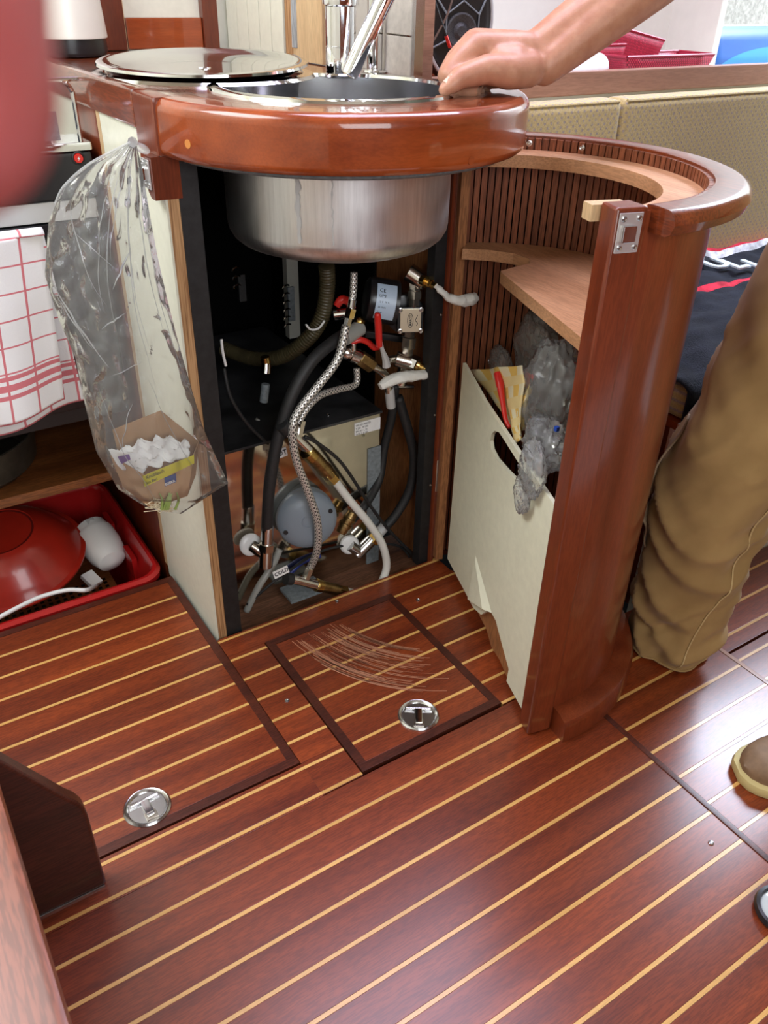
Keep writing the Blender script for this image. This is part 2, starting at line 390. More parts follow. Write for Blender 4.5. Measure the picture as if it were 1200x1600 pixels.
for p in ((0.735, 0.985), (0.402, 0.882), (0.782, 0.335), (0.6, 1.062)):
    screw(floor, (*p, 0.0004), (0, 0, 1), 0.004, 'floor_screw')
# below the floor
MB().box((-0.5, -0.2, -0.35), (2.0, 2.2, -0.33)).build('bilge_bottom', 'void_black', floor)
MB().box((0.36, 1.082, -0.06), (0.86, 1.165, -0.022), 0.003).build('bilge_beam', 'bilge_wood', floor)
MB().box((0.36, 1.175, -0.075), (0.86, 1.24, -0.035), 0.003).build('bilge_beam', 'bilge_wood', floor)
MB().box((0.36, 1.06, -0.1), (0.85, 1.0775, -0.02)).build('joist', 'bilge_wood', floor)
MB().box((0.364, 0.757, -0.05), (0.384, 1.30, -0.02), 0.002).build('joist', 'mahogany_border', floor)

def ring_pull(parent, c, ang):
    """flush round lifting ring: dish, rim, folding tee handle"""
    r = 0.0335; c = Vector(c)
    part = MB().lathe([(0, 0.0004), (r * 0.78, 0.0006), (r * 0.86, 0.0034), (r * 0.93, 0.0042), (r, 0.002), (r, -0.001)], c, (0, 0, 1), 36).build('ring_pull', 'steel', parent)
    d = Vector((cos(ang), sin(ang), 0)); e = Vector((-sin(ang), cos(ang), 0)); z = Vector((0, 0, 1))
    t = MB().obox(c - e * 0.002 + z * 0.0035, d, e, z, (0.012, 0.03, 0.0035), 0.001)
    t.obox(c - e * 0.016 + z * 0.004, d, e, z, (0.011, 0.007, 0.004), 0.001)
    t.cyl(c + e * 0.012 - d * 0.02 + z * 0.0035, c + e * 0.012 + d * 0.02 + z * 0.0035, 0.0026, n=10)
    t.build('tee_handle', 'polished_steel', part)
    b = MB().obox(c - e * 0.017 + z * 0.0018, d, e, z, (0.017, 0.014, 0.004), 0.001); b.build('latch_bolt', 'nickel', part)
    b = MB()
    for sgn in (-1, 1): b.obox(c + e * 0.012 + d * sgn * 0.0165 + z * 0.0018, d, e, z, (0.012, 0.009, 0.003), 0.001)
    b.build('hinge_lug', 'steel', part)
    return part
def hatch(name, rect, label, bz):
    x0, x1, y0, y1 = rect; y0 += 0.0032 if x0 > 0 else 0.0012; t = thing(name, ((x0 + x1) / 2, (y0 + y1) / 2, 0), label, 'floor hatch')
    bw = 0.0145
    planked(t, x0 + bw, x1 - bw, y0 + bw, y1 - bw, z=bz)
    for a, b in (((x0, y0), (x1, y0 + bw)), ((x0, y1 - bw), (x1, y1)), ((x0, y0 + bw), (x0 + bw, y1 - bw)), ((x1 - bw, y0 + bw), (x1, y1 - bw))):
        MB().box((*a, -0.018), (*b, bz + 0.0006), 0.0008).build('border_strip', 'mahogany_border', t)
    return t
h1 = hatch('floor_hatch', H1, 'large planked floor hatch beside the red crate, round pull near its front edge', 0.001)
ring_pull(h1, (0.138, 0.801, 0.0012), rad(2))
h2 = hatch('floor_hatch', H2, 'small scratched floor hatch in front of the open sink cabinet, round steel pull', 0.002)
ring_pull(h2, (0.567, 0.741, 0.0022), rad(-33))
def scratches():
    m, nt, b = newmat('scratch'); b.inputs['Base Color'].default_value = (0.5, 0.22, 0.13, 1); b.inputs['Roughness'].default_value = 0.7
    MAT['scratch'] = m; mb = MB(); r = random.Random(3)
    for i in range(85):
        a0 = rad(190 + r.uniform(-2, 14)); R = 0.285 + r.uniform(-0.055, 0.05); ln = rad(r.uniform(12, 42))
        z = 0.0030; wd = r.uniform(0.0002, 0.0007); pts = []
        for k in range(10):
            a = a0 + ln * k / 9; c = (0.80, 1.05); pts.append((Vector((c[0] + R * cos(a), c[1] + R * sin(a), z)), Vector((cos(a), sin(a), 0))))
        pts = [(p, n) for p, n in pts if 0.447 < p.x < 0.685 and 0.705 < p.y < 1.01]
        for (p, n), (q, n2) in zip(pts, pts[1:]):
            mb.add([p - n * wd, p + n * wd, q + n2 * wd, q - n2 * wd], [[0, 1, 2, 3]])
    o = mb.build('scratch_mark', 'scratch', h2); o['kind'] = 'stuff'
scratches()

# ================================================================== GALLEY CABINET
cab = thing('galley_cabinet', (0.6, 1.3, 0), 'open galley cabinet carcass under the round sink, white side panel, black battens', 'cabinet')
XL, XR, YF = 0.366, 0.841, 1.086
m = MB(); m.box((XL, YF, -0.02), (XL + 0.003, 1.335, 0.842), mi=0); m.box((XL + 0.003, YF, -0.02), (XL + 0.0185, 1.345, 0.842), 0.0006, mi=1)
m.build('side_panel', ['white_paint', 'plywood_edge'], cab)
MB().box((XL - 0.0006, 1.335, 0.0), (XL + 0.0185, 1.352, 0.842), 0.002).build('panel_lipping', 'pale_wood', cab)
MB().box((XL + 0.0185, YF - 0.001, -0.02), (XL + 0.047, YF + 0.03, 0.842), 0.001).build('front_batten', 'black_paint', cab)
MB().box((XR - 0.036, YF - 0.002, -0.01), (XR - 0.014, YF + 0.02, 0.842), 0.001).build('front_batten', 'black_paint', cab)
MB().box((XR - 0.008, YF - 0.006, -0.02), (XR + 0.003, 1.8, 0.80), 0.001).build('divider_panel', 'raw_brown', cab)
MB().box((XR - 0.0138, YF - 0.008, -0.01), (XR - 0.0078, YF + 0.004, 0.842), 0.001).build('hinge_stile', 'mahogany_z', cab)
MB().box((XR - 0.0077, YF - 0.012, 0.0), (XR + 0.001, YF - 0.006, 0.80), 0.0005).build('hinge_strip', 'polished_steel', cab)
MB().box((XL + 0.0185, 1.76, -0.33), (XR - 0.008, 1.775, 0.842)).build('back_panel', 'void_black', cab)  # back coloured black for the deep shade inside
MB().box((XL + 0.0186, 1.117, -0.33), (XL + 0.024, 1.76, 0.842)).build('shade_lining', 'void_black', cab)  # black sheet added as the shade of the left inside
for z in (0.18, 0.33, 0.52): screw(cab, (XR - 0.018, YF - 0.002, z), (0, -1, 0), 0.0022)

MB().box((XR - 0.0135, 1.305, -0.33), (XR - 0.0081, 1.76, 0.842)).build('shade_lining', 'void_black', cab)  # black sheet over the rear divider, painted shade
MB().box((XL - 0.0004, 1.3525, -0.3), (XL + 0.012, 1.80, 0.828), 0.001).build('rear_side_panel', 'mahogany_z', cab)

# ================================================================== WORKTOP
SCX, SCY, SR = 0.634, 1.108, 0.269         # centre of the round front, outer radius
TOP, BOT = 0.872, 0.805
wt = thing('worktop', (SCX, SCY, BOT), 'glossy mahogany worktop with a thick rounded front round the sink', 'worktop')
HOLE = 0.169
def outline_dist(a):
    d = Vector((cos(a), sin(a))); best = 9
    # straight sides behind, circle in front
    for (nx, ny, lim) in ((-1, 0, SCX - 0.368), (0, 1, 1.80 - SCY), (1, 0, 0.205)):
        q = d.x * nx + d.y * ny
        if q > 1e-6: best = min(best, lim / q)
    if d.y < 0 or best > 9: best = min(best, SR - 0.02)
    return best
m = MB(); n = 120; vs = []
for i in range(n):
    a = 2 * pi * (i + 0.5) / n; ro = outline_dist(a) if sin(a) > 0 else SR - 0.02
    for r, z in ((HOLE, TOP - 0.03), (HOLE, TOP - 0.001), (ro, TOP - 0.001), (ro, TOP - 0.03)): vs.append((SCX + r * cos(a), SCY + r * sin(a), z))
fs = []
for i in range(n):
    j = (i + 1) % n
    for k in range(4): fs.append([i * 4 + k, j * 4 + k, j * 4 + (k + 1) % 4, i * 4 + (k + 1) % 4])
m.add(vs, fs); m.build('top_slab', 'mahogany_y', wt)
prof = [(SR - 0.075, BOT + 0.02), (SR - 0.03, BOT + 0.001), (SR - 0.006, BOT), (SR - 0.0015, BOT + 0.004), (SR, BOT + 0.01), (SR, TOP - 0.016)]
prof += [(SR - 0.014 + 0.014 * cos(t), TOP - 0.014 + 0.014 * sin(t)) for t in [rad(x) for x in (0, 20, 40, 60, 80, 95)]] + [(SR - 0.05, TOP - 0.0005), (SR - 0.075, TOP - 0.002)]
MB().ringsweep(prof, (SCX, SCY), rad(181), rad(362), 72).build('round_front', 'mahogany_x', wt)
# straight right flank running back to the partition
m = MB(); m.box((SCX + SR - 0.03, SCY + 0.004, BOT), (SCX + SR - 0.0005, SCY + 0.06, TOP), 0.006); m.build('flank', 'mahogany_y', wt)
# left: joint block, fiddle along the stove side, hanging block
m = MB(); m.box((0.3625, 1.083, BOT - 0.001), (0.392, 1.163, TOP + 0.001), 0.007); m.build('joint_block', 'mahogany_z', wt)
m = MB(); m.box((0.362, 1.16, TOP - 0.044), (0.384, 1.80, TOP + 0.003), 0.006); m.build('edge_fiddle', 'mahogany_y', wt)
m = MB(); m.prism([(1.0835, BOT), (1.122, BOT), (1.122, BOT - 0.012), (1.108, BOT - 0.045), (1.0985, BOT - 0.052), (1.0835, BOT - 0.052)], 0.3525, 0.389, 'x'); m.build('hanging_block', 'mahogany_z', wt)
def on_front(a, z, r=SR): return Vector((SCX + r * cos(a), SCY + r * sin(a), z))
for a, z, mt in ((rad(199), 0.828, 'plug_orange'), (rad(278), 0.8155, 'mahogany_x')):
    MB().cyl(on_front(a, z, SR - 0.003), on_front(a, z, SR + 0.0005), 0.0052, n=16).build('wood_plug', mt, wt)
# chrome catch plate on the hanging block
def catch_plate(parent, c, ux, uy, w_, h_, name='catch_plate'):
    ux, uy = Vector(ux).normalized(), Vector(uy).normalized(); uz = ux.cross(uy); c = Vector(c)
    p = MB().obox(c, ux, uy, uz, (w_, h_, 0.0022), 0.0009).build(name, 'satin_chrome', parent)
    MB().obox(c + uz * 0.004 - ux * w_ * 0.1, ux, uy, uz, (w_ * 0.55, h_ * 0.42, 0.007), 0.0018).build('catch_hook', 'polished_steel', p)
    for sx in (-1, 1):
        for sy in (-1, 1): screw(p, c + ux * sx * w_ * 0.33 + uy * sy * h_ * 0.36 + uz * 0.0013, uz, w_ * 0.11)
    return p
catch_plate(wt, (0.351, 1.103, 0.783), (0, -1, 0), (0, 0, 1), 0.026, 0.036)

# ================================================================== SINK
sink = thing('sink', (SCX, SCY - 0.002, 0.66), 'round stainless steel sink bowl hanging below the mahogany worktop, drip streaks', 'sink')
c = (SCX + 0.002, SCY - 0.002, 0)
R = 0.165; zb = 0.668
out = [(0.0, zb), (R - 0.055, zb)] + [(R - 0.03 + 0.03 * sin(t) - 0.0, zb + 0.03 - 0.03 * cos(t)) for t in [rad(x) for x in (10, 30, 50, 70, 88)]] + [(R, 0.845)]
MB().lathe(out, c, (0, 0, 1), 64).build('bowl', 'brushed_steel', sink)
inn = [(0.0, zb + 0.0015), (R - 0.057, zb + 0.0015)] + [(R - 0.033 + 0.03 * sin(t), zb + 0.033 - 0.03 * cos(t)) for t in [rad(x) for x in (10, 30, 50, 70, 88)]] + [(R - 0.003, TOP + 0.001)]
MB().lathe(inn, c, (0, 0, 1), 64).build('bowl_inside', 'steel', sink)
MB().lathe([(R - 0.004, TOP - 0.002), (R - 0.003, TOP + 0.0022), (R + 0.004, TOP + 0.0038), (R + 0.0125, TOP + 0.002), (R + 0.014, TOP - 0.002)], c, (0, 0, 1), 64).build('rim', 'polished_steel', sink)
MB().lathe([(R - 0.002, 0.8035), (R + 0.078, 0.8035), (R + 0.081, 0.8), (R + 0.076, 0.7965), (R - 0.001, 0.7965)], c, (0, 0, 1), 64).build('seal_ring', 'sealant', sink)
def streak(a, wd, z0, z1):
    m = MB(); r = random.Random(int(a * 50)); pts = []
    k = 18
    for i in range(k + 1):
        z = z0 + (z1 - z0) * i / k; aa = a + r.uniform(-0.008, 0.008); ww = wd * (0.5 + r.random())
        rr = R + 0.0007
        pts.append(((c[0] + rr * cos(aa - ww), c[1] + rr * sin(aa - ww), z), (c[0] + rr * cos(aa + ww), c[1] + rr * sin(aa + ww), z)))
    for (p, q), (p2, q2) in zip(pts, pts[1:]): m.add([p, q, q2, p2], [[0, 1, 2, 3]])
    m.build('drip_streak', 'light_grey', sink)
streak(rad(221.5), 0.018, 0.797, 0.70); streak(rad(237.5), 0.006, 0.797, 0.70)
MB().lathe([(0.0, 0.668), (0.03, 0.668), (0.028, 0.655), (0.02, 0.64), (0.0, 0.64)], (SCX - 0.03, SCY + 0.03, 0), (0, 0, 1), 24).build('drain', 'black_plastic', sink)

# second basin and its lid
LX, LY, LR, LT = 0.535, 1.335, 0.157, TOP
b2 = thing('second_basin', (LX, LY, TOP), 'polished rim of the second round basin set in the worktop under the steel lid', 'basin')
MB().lathe([(LR - 0.02, TOP - 0.06), (LR - 0.012, TOP), (LR - 0.006, TOP + 0.004), (LR + 0.008, TOP + 0.003), (LR + 0.012, TOP - 0.001)], (LX, LY, 0), (0, 0, 1), 64).build('rim', 'polished_steel', b2)
MB().lathe([(0, TOP - 0.0605), (LR - 0.02, TOP - 0.06)], (LX, LY, 0), (0, 0, 1), 48).build('basin_floor', 'steel', b2)
ld = thing('basin_lid', (LX, LY, TOP + 0.005), 'round mirror-finish steel lid lying over the second basin', 'lid')
ax = Vector((-0.02, -0.03, 1))
MB().lathe([(0, 0.0035), (LR * 0.5, 0.0035), (LR * 0.74, 0.005), (LR * 0.86, 0.010), (LR * 0.92, 0.0145), (LR * 0.97, 0.0155), (LR, 0.0135), (LR + 0.001, 0.010), (LR * 0.985, 0.0085), (LR * 0.9, 0.0015), (0, 0.0015)], (LX, LY, TOP + 0.004), ax, 72).build('lid_dish', 'polished_steel', ld)
MB().lathe([(0, 0.005), (0.009, 0.005), (0.01, 0.0035), (0, 0.0035)], (LX, LY, TOP + 0.004), ax, 20).build('lid_boss', 'chrome', ld)

# ================================================================== CURVED DOOR
DX, DY, DR, DT = 0.766, 0.857, 0.2475, 0.803
A0, A1 = rad(-107.4), rad(72.6)
door = thing('curved_cabinet_door', (DX, DY, 0), 'half-round mahogany cabinet door standing open, slatted inside with plywood shelf', 'cabinet door')
def dp(a, r, z): return Vector((DX + r * cos(a), DY + r * sin(a), z))
def dring(r0, r1, z0, z1, a0, a1, n=60): return MB().ringsweep([(r0, z0), (r1, z0), (r1, z1), (r0, z1)], (DX, DY), a0, a1, n)
dring(DR - 0.007, DR, 0.012, DT - 0.006, A0 + rad(7), A1 - rad(1)).build('outer_shell', 'mahogany_z', door)
# latch stile: a solid post with a rounded nose
m = MB(); aw = rad(9.5)
prof = [(DR - 0.03, 0.0), (DR + 0.003, 0.0), (DR + 0.0045, 0.0), (DR + 0.0045, DT + 0.001), (DR - 0.03, DT + 0.001)]
m.ringsweep([(DR - 0.03, 0.001), (DR + 0.0035, 0.001), (DR + 0.0035, DT), (DR - 0.03, DT)], (DX, DY), A0, A0 + aw, 8)
st = m.build('latch_stile', 'mahogany_z', door); md = st.modifiers.new('edge', 'BEVEL'); md.width = 0.0035; md.segments = 3; md.limit_method = 'ANGLE'
dring(DR - 0.034, DR - 0.001, 0.012, DT - 0.004, A1 - rad(4), A1, 4).build('hinge_stile', 'raw_brown', door)
# slats inside, one by one
ns = 62; sa0, sa1 = A0 + rad(7.5), A1 - rad(4.2)
sl = None; wsl = (sa1 - sa0) / ns
for i in range(ns):
    a = sa0 + wsl * (i + 0.5)
    if sl is None:
        m = MB(); ww = wsl * (DR - 0.009) * 0.80
        m.box((DR - 0.0145, -ww / 2, 0.02), (DR - 0.0072, ww / 2, DT - 0.004), 0.0006); sl = m.build('slat', 'slat_wood'); o = sl
    else:
        o = sl.copy(); COL.objects.link(o)
    o.parent = door; o.rotation_euler = (0, 0, a)
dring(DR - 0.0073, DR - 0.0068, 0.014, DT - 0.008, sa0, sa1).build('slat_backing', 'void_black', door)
# top rail moulding
rp = [(DR - 0.0075, DT - 0.028), (DR + 0.02, DT - 0.028)] + [(DR + 0.024 + 0.014 * cos(t), DT - 0.014 + 0.014 * sin(t)) for t in [rad(x) for x in (-80, -45, 0, 45, 75, 90)]] + [(DR + 0.002, DT + 0.0005), (DR - 0.0075, DT - 0.001)]
MB().ringsweep(rp, (DX, DY), A0 + aw + rad(1.5), A1, 70).build('top_rail', 'mahogany_y', door)
pp = [(DR - 0.004, 0.0), (DR + 0.034, 0.0), (DR + 0.0345, 0.03), (DR + 0.03, 0.04), (DR + 0.018, 0.046), (DR - 0.004, 0.047)]
MB().ringsweep(pp, (DX, DY), A0 + aw + rad(0.3), A1 - rad(2), 64).build('plinth', 'mahogany_z', door)
# plywood ring below the top, batten end by the latch
RZ = DT - 0.02
dring(DR - 0.066, DR - 0.0148, RZ - 0.018, RZ, A0 + rad(9), A1 - rad(4.2)).build('plywood_ring', 'plywood_face', door)
t0 = Vector((-sin(A0), cos(A0), 0)); rd = Vector((cos(A0), sin(A0), 0))
MB().obox(dp(A0, DR - 0.04, DT - 0.0125) + t0 * 0.012, t0, rd, (0, 0, 1), (0.045, 0.02, 0.018), 0.001).build('batten_end', 'pale_wood', door)
# shelf with a cut-out
SZ = 0.64
tip = Vector((0.803, 0.918)); sh_o = []
for k in range(41):
    a = A0 + rad(9) + (A1 - rad(6) - A0 - rad(9)) * k / 40; sh_o.append((DX + (DR - 0.0148) * cos(a), DY + (DR - 0.0148) * sin(a)))
inner = [(0.829, 1.045), (0.862, 1.018), (0.884, 0.985), (0.886, 0.95), (0.872, 0.932), (0.84, 0.928), (0.806, 0.922), (0.80, 0.908), (0.716, 0.655)]
poly = sh_o + inner
bm = bmesh.new(); bv = [bm.verts.new((x, y, SZ)) for x, y in poly]; f = bm.faces.new(bv); bmesh.ops.triangulate(bm, faces=[f])
ex = bmesh.ops.extrude_face_region(bm, geom=list(bm.faces)); bmesh.ops.translate(bm, vec=(0, 0, -0.017), verts=[g_ for g_ in ex['geom'] if isinstance(g_, bmesh.types.BMVert)])
bmesh.ops.recalc_face_normals(bm, faces=bm.faces)
m = MB(); m.frombm(bm); 
m.m = [0] * len(m.f); m.build('shelf', 'plywood_face', door, smooth=False)
# cream pocket panel on the chord, with hand hole and stepped foot
c0, c1 = Vector((0.7115, 0.643)), Vector((0.8465, 1.034)); cd = (c1 - c0); CLN = cd.length; cd.normalize(); cn = Vector((-cd.y, cd.x))   # cn points to -x
def cp(u, z, off=0.0): p = c0 + cd * u + cn * off; return Vector((p.x, p.y, z))
panel = [(0, 0.017), (0.078, 0.013), (0.076, 0.042), (0.112, 0.062), (0.15, 0.085), (0.183, 0.085), (0.2, 0.062), (0.216, 0.044), (0.254, 0.029), (CLN, 0.027), (CLN, 0.446), (0.3, 0.427), (0.15, 0.416), (0, 0.406)]
hole = [(0.257, 0.384), (0.254, 0.398), (0.243, 0.409), (0.225, 0.416), (0.2, 0.4145), (0.13, 0.4075), (0.1, 0.4075), (0.0885, 0.403), (0.088, 0.397), (0.1, 0.39), (0.135, 0.379), (0.18, 0.373), (0.225, 0.369), (0.248, 0.373)]
hole = [(u, z - 0.008) for u, z in hole]
def holed(poly, hole, conv, t):
    bm = bmesh.new()
    a = [bm.verts.new((u, z, 0)) for u, z in poly]; b = [bm.verts.new((u, z, 0)) for u, z in hole]
    es = [bm.edges.new((v[i], v[(i + 1) % len(v)])) for v in (a, b) for i in range(len(v))]
    bmesh.ops.triangle_fill(bm, edges=es, use_beauty=True)
    ex = bmesh.ops.extrude_face_region(bm, geom=list(bm.faces)); bmesh.ops.translate(bm, vec=(0, 0, t), verts=[g_ for g_ in ex['geom'] if isinstance(g_, bmesh.types.BMVert)])
    bmesh.ops.recalc_face_normals(bm, faces=bm.faces)
    for v in bm.verts: v.co = conv(v.co.x, v.co.y, v.co.z)
    m = MB(); m.frombm(bm); return m
holed(panel, hole, lambda u, z, t: cp(u, z, t), 0.006).build('pocket_panel', 'cream_paint', door, smooth=False)
m = MB(); m.add([cp(0.27, 0.14, 0.0062), cp(0.275, 0.05, 0.0062), cp(0.262, 0.045, 0.016), cp(0.19, 0.08, 0.016), cp(0.17, 0.086, 0.0062), cp(0.262, 0.13, 0.009)], [[0, 1, 2, 5], [0, 5, 3, 4], [5, 2, 3]]); m.build('moulded_step', 'cream_paint', door, smooth=False)
low = [(0.0, 0.004), (0.09, 0.006), (0.13, 0.012), (0.17, 0.006), (0.2, 0.022), (0.27, 0.022), (0.33, 0.03), (CLN, 0.03), (CLN, 0.13), (0, 0.13)]
m = MB(); n_ = len(low); m.add([cp(u, z, -0.008) for u, z in low] + [cp(u, z, -0.001) for u, z in low], [list(range(n_)), list(range(2 * n_ - 1, n_ - 1, -1))] + [[i, (i + 1) % n_, n_ + (i + 1) % n_, n_ + i] for i in range(n_)])
m.build('bottom_board', 'raw_brown', door, smooth=False)
MB().prism([(DX + (DR - 0.016) * cos(A0 + (A1 - A0) * k / 24), DY + (DR - 0.016) * sin(A0 + (A1 - A0) * k / 24)) for k in range(2, 23)], 0.02, 0.035).build('pocket_floor', 'plywood_face', door)
# latch plate, screws, hinge
am = A0 + rad(4.3); t1 = Vector((-sin(am), cos(am), 0)); n1 = Vector((cos(am), sin(am), 0))
catch_plate(door, dp(am, DR + 0.0048, DT - 0.026), t1, (0, 0, 1), 0.029, 0.042, 'latch_plate')
for a in (8, 28, 46): screw(door, dp(rad(a) + rad(18), DR - 0.0147, DT - 0.011), -dp(rad(a) + rad(18), 1, 0) + Vector((DX, DY, 0)), 0.0045)
te = Vector((-sin(A1), cos(A1), 0))
for z in (0.12, 0.24, 0.42, 0.58, 0.73): screw(door, dp(A1, DR - 0.012, z) + te * 0.0005, te, 0.0035)
hg = MB().obox(dp(A1, DR + 0.004, 0.40) + te * 0.004, (0.3, 0.95, 0), te, (0, 0, 1), (0.012, 0.0015, 0.78), 0).build('piano_hinge', 'chrome', door)
MB().cyl(dp(A1, DR + 0.001, 0.01) + te * 0.006, dp(A1, DR + 0.001, 0.79) + te * 0.006, 0.0032, n=8).build('hinge_pin', 'polished_steel', hg)
dring(DR - 0.0085, DR - 0.0005, 0.0, 0.79, A1 + rad(0.05), A1 + rad(0.5), 2).build('hinge_strip', 'satin_chrome', door)
hb_ = MB().cyl(dp(A1, DR + 0.0005, 0.165) + te * 0.0055, dp(A1, DR + 0.0005, 0.235) + te * 0.0055, 0.0042, n=10).build('butt_hinge', 'nickel', door)
MB().obox(dp(A1, DR - 0.009, 0.20) + te * 0.003, rd, te, (0, 0, 1), (0.018, 0.002, 0.07), 0.0008).build('hinge_plate', 'nickel', hb_)
for zz in (0.77,):
    MB().obox(dp(A1, DR - 0.006, zz) + te * 0.004, dp(A1, 1, 0) - Vector((DX, DY, 0)), te, (0, 0, 1), (0.014, 0.003, 0.07), 0.001).build('hinge_leaf', 'nickel', door)
# ================================================================== ROOM SHELL
def struct(o, label=None): return tag(o, label, kind='structure')
WP = 0.777                                   # face of the partition along the right of the worktop
part = thing('wall_partition', (WP, 1.45, TOP), kind='structure')
for i in range(5):
    y0 = 1.545 + i * 0.0505; MB().box((WP, y0 + 0.001, TOP - 0.03), (WP + 0.014, y0 + 0.0495, 1.9), 0.0022).build('tongue_board', 'white_paint', part)
MB().box((WP + 0.0135, 1.54, TOP - 0.03), (WP + 0.02, 1.8, 1.9)).build('board_backing', 'cream_paint', part)
MB().box((WP - 0.003, 1.396, TOP + 0.0005), (WP + 0.014, 1.503, 1.9), 0.002).build('raw_board', 'pale_wood', part)
MB().box((WP + 0.001, 1.503, TOP + 0.0005), (WP + 0.016, 1.54, 1.9), 0.002).build('raw_edge', 'plywood_edge', part)
wood('sealed_board', (0.35, 0.38, 0.4), (0.45, 0.47, 0.48), 'Z', 1.0, 0.5, 0.1, 0.3, 0.03)
MB().box((WP - 0.0045, 1.486, TOP + 0.02), (WP - 0.001, 1.505, 1.9), 0.001).build('sealant_band', 'sealed_board', part)
MB().box((0.829, 1.235, TOP - 0.03), (0.838, 1.47, 1.9)).build('grey_board', plain('warm_grey', (0.5, 0.47, 0.42), 0.5, nscale=30, namt=0.08) and 'warm_grey', part)
z = TOP - 0.024
for i in range(7):
    MB().box((0.818, 1.197, z), (0.828, 1.268, z + 0.0765), 0.002).build('tile', plain('stone_tile', (0.56, 0.52, 0.45), 0.55, nscale=90, namt=0.12, bmp=0.2) and 'stone_tile' if i == 0 else 'stone_tile', part)
    z += 0.0785
MB().box((0.82, 1.187, TOP - 0.02), (0.836, 1.197, 1.9)).build('tile_edge', 'steel', part)
MB().box((0.843, 1.204, 0.80), (0.868, 1.236, 1.9), 0.0025).build('end_post', 'rail_wood', part)
pole = thing('grab_pole', (0.803, 1.275, TOP), 'polished steel tube standing behind the tap beside the stone tiles', 'pole')
MB().cyl((0.803, 1.275, TOP), (0.803, 1.275, 1.9), 0.0125, n=24).build('tube', 'polished_steel', pole)
MB().lathe([(0.0125, 0.004), (0.02, 0.003), (0.021, 0), (0.0, 0)], (0.803, 1.275, TOP), (0, 0, 1), 24).build('foot_flange', 'polished_steel', pole)
# back wall of the galley
MB().box((-0.9, 1.81, 0.80), (WP + 0.014, 1.83, 1.95)).build('wall_back', 'white_paint').__setitem__('kind', 'structure')
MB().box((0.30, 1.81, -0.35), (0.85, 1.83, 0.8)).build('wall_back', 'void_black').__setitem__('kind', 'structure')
MB().box((-0.9, 1.805, -0.35), (0.30, 1.825, 0.8)).build('wall_hull', 'mahogany_y').__setitem__('kind', 'structure')
a = ony(195, 30, 1.80); b = ony(318, 80, 1.80)
MB().box((a.x, 1.796, TOP + 0.001), (b.x, 1.81, a.z + 0.003), 0.003).build('trim_1', 'mahogany_x').__setitem__('kind', 'structure')
MB().box((b.x + 0.001, 1.79, TOP), (b.x + 0.033, 1.81, 1.9), 0.003).build('trim_2', 'mahogany_z').__setitem__('kind', 'structure')
MB().box((a.x - 0.14, 1.79, TOP), (a.x - 0.004, 1.8095, 1.9), 0.003).build('trim_3', 'mahogany_z').__setitem__('kind', 'structure')
MB().box((a.x - 0.0038, 1.80, TOP), (a.x - 0.0005, 1.8095, 1.9)).build('trim_4', 'pale_wood').__setitem__('kind', 'structure')
# saloon side: hull wall, bulkhead, shelf behind the settee
HY = 1.62
MB().box((0.80, HY, 0.3), (1.905, HY + 0.02, 1.18)).build('wall_saloon', 'hull_white').__setitem__('kind', 'structure')
MB().box((0.80, HY - 0.004, 1.18), (1.905, HY + 0.02, 1.95), 0.002).build('wall_saloon', 'mahogany_x').__setitem__('kind', 'structure')
MB().box((1.89, 1.475, 0.60), (1.912, HY + 0.02, 1.95), 0.003).build('wall_bulkhead', 'hull_white').__setitem__('kind', 'structure')
plain('speckled_liner', (0.30, 0.28, 0.24), 0.85, nscale=130, namt=0.35)
MB().box((1.912, 1.75, 0.5), (3.2, 1.77, 1.95)).build('wall_liner', 'speckled_liner').__setitem__('kind', 'structure')
MB().box((0.80, 1.29, 0.80), (3.2, 1.75, 0.818), 0.002).build('shelf_board', 'hull_white').__setitem__('kind', 'structure')
MB().box((3.2, -1.2, -0.3), (3.22, 1.9, 1.95)).build('wall_forward', 'hull_white').__setitem__('kind', 'structure')
MB().box((-0.92, -1.2, -0.3), (-0.9, 1.9, 1.95)).build('wall_left', 'cream_paint').__setitem__('kind', 'structure')
for a_, b_ in (((-0.9, -1.22, -0.3), (-0.5, -1.2, 1.95)), ((0.6, -1.22, -0.3), (3.2, -1.2, 1.95)), ((-0.5, -1.22, -0.3), (0.6, -1.2, 0.85)), ((-0.5, -1.22, 1.85), (0.6, -1.2, 1.95))):  # gap left in this wall for the added front fill
    MB().box(a_, b_).build('wall_opposite', 'mahogany_z').__setitem__('kind', 'structure')
# ceiling with the open hatches
CZ = 1.95
def ceiling():
    holes = [(2.5, 3.19, 0.75, 1.74), (0.38, 1.62, 0.79, 1.31), (-0.9, -0.14, 0.62, 1.7)]
    xs = sorted({-0.92, 3.22, *[h[0] for h in holes], *[h[1] for h in holes]}); ys = sorted({-1.22, 1.84, *[h[2] for h in holes], *[h[3] for h in holes]})
    m = MB()
    for x0, x1 in zip(xs, xs[1:]):
        for y0, y1 in zip(ys, ys[1:]):
            if any(h[0] <= (x0 + x1) / 2 <= h[1] and h[2] <= (y0 + y1) / 2 <= h[3] for h in holes): continue
            m.box((x0, y0, CZ), (x1, y1, CZ + 0.03))
    return m.build('ceiling', 'headliner', smooth=False)
struct(ceiling())

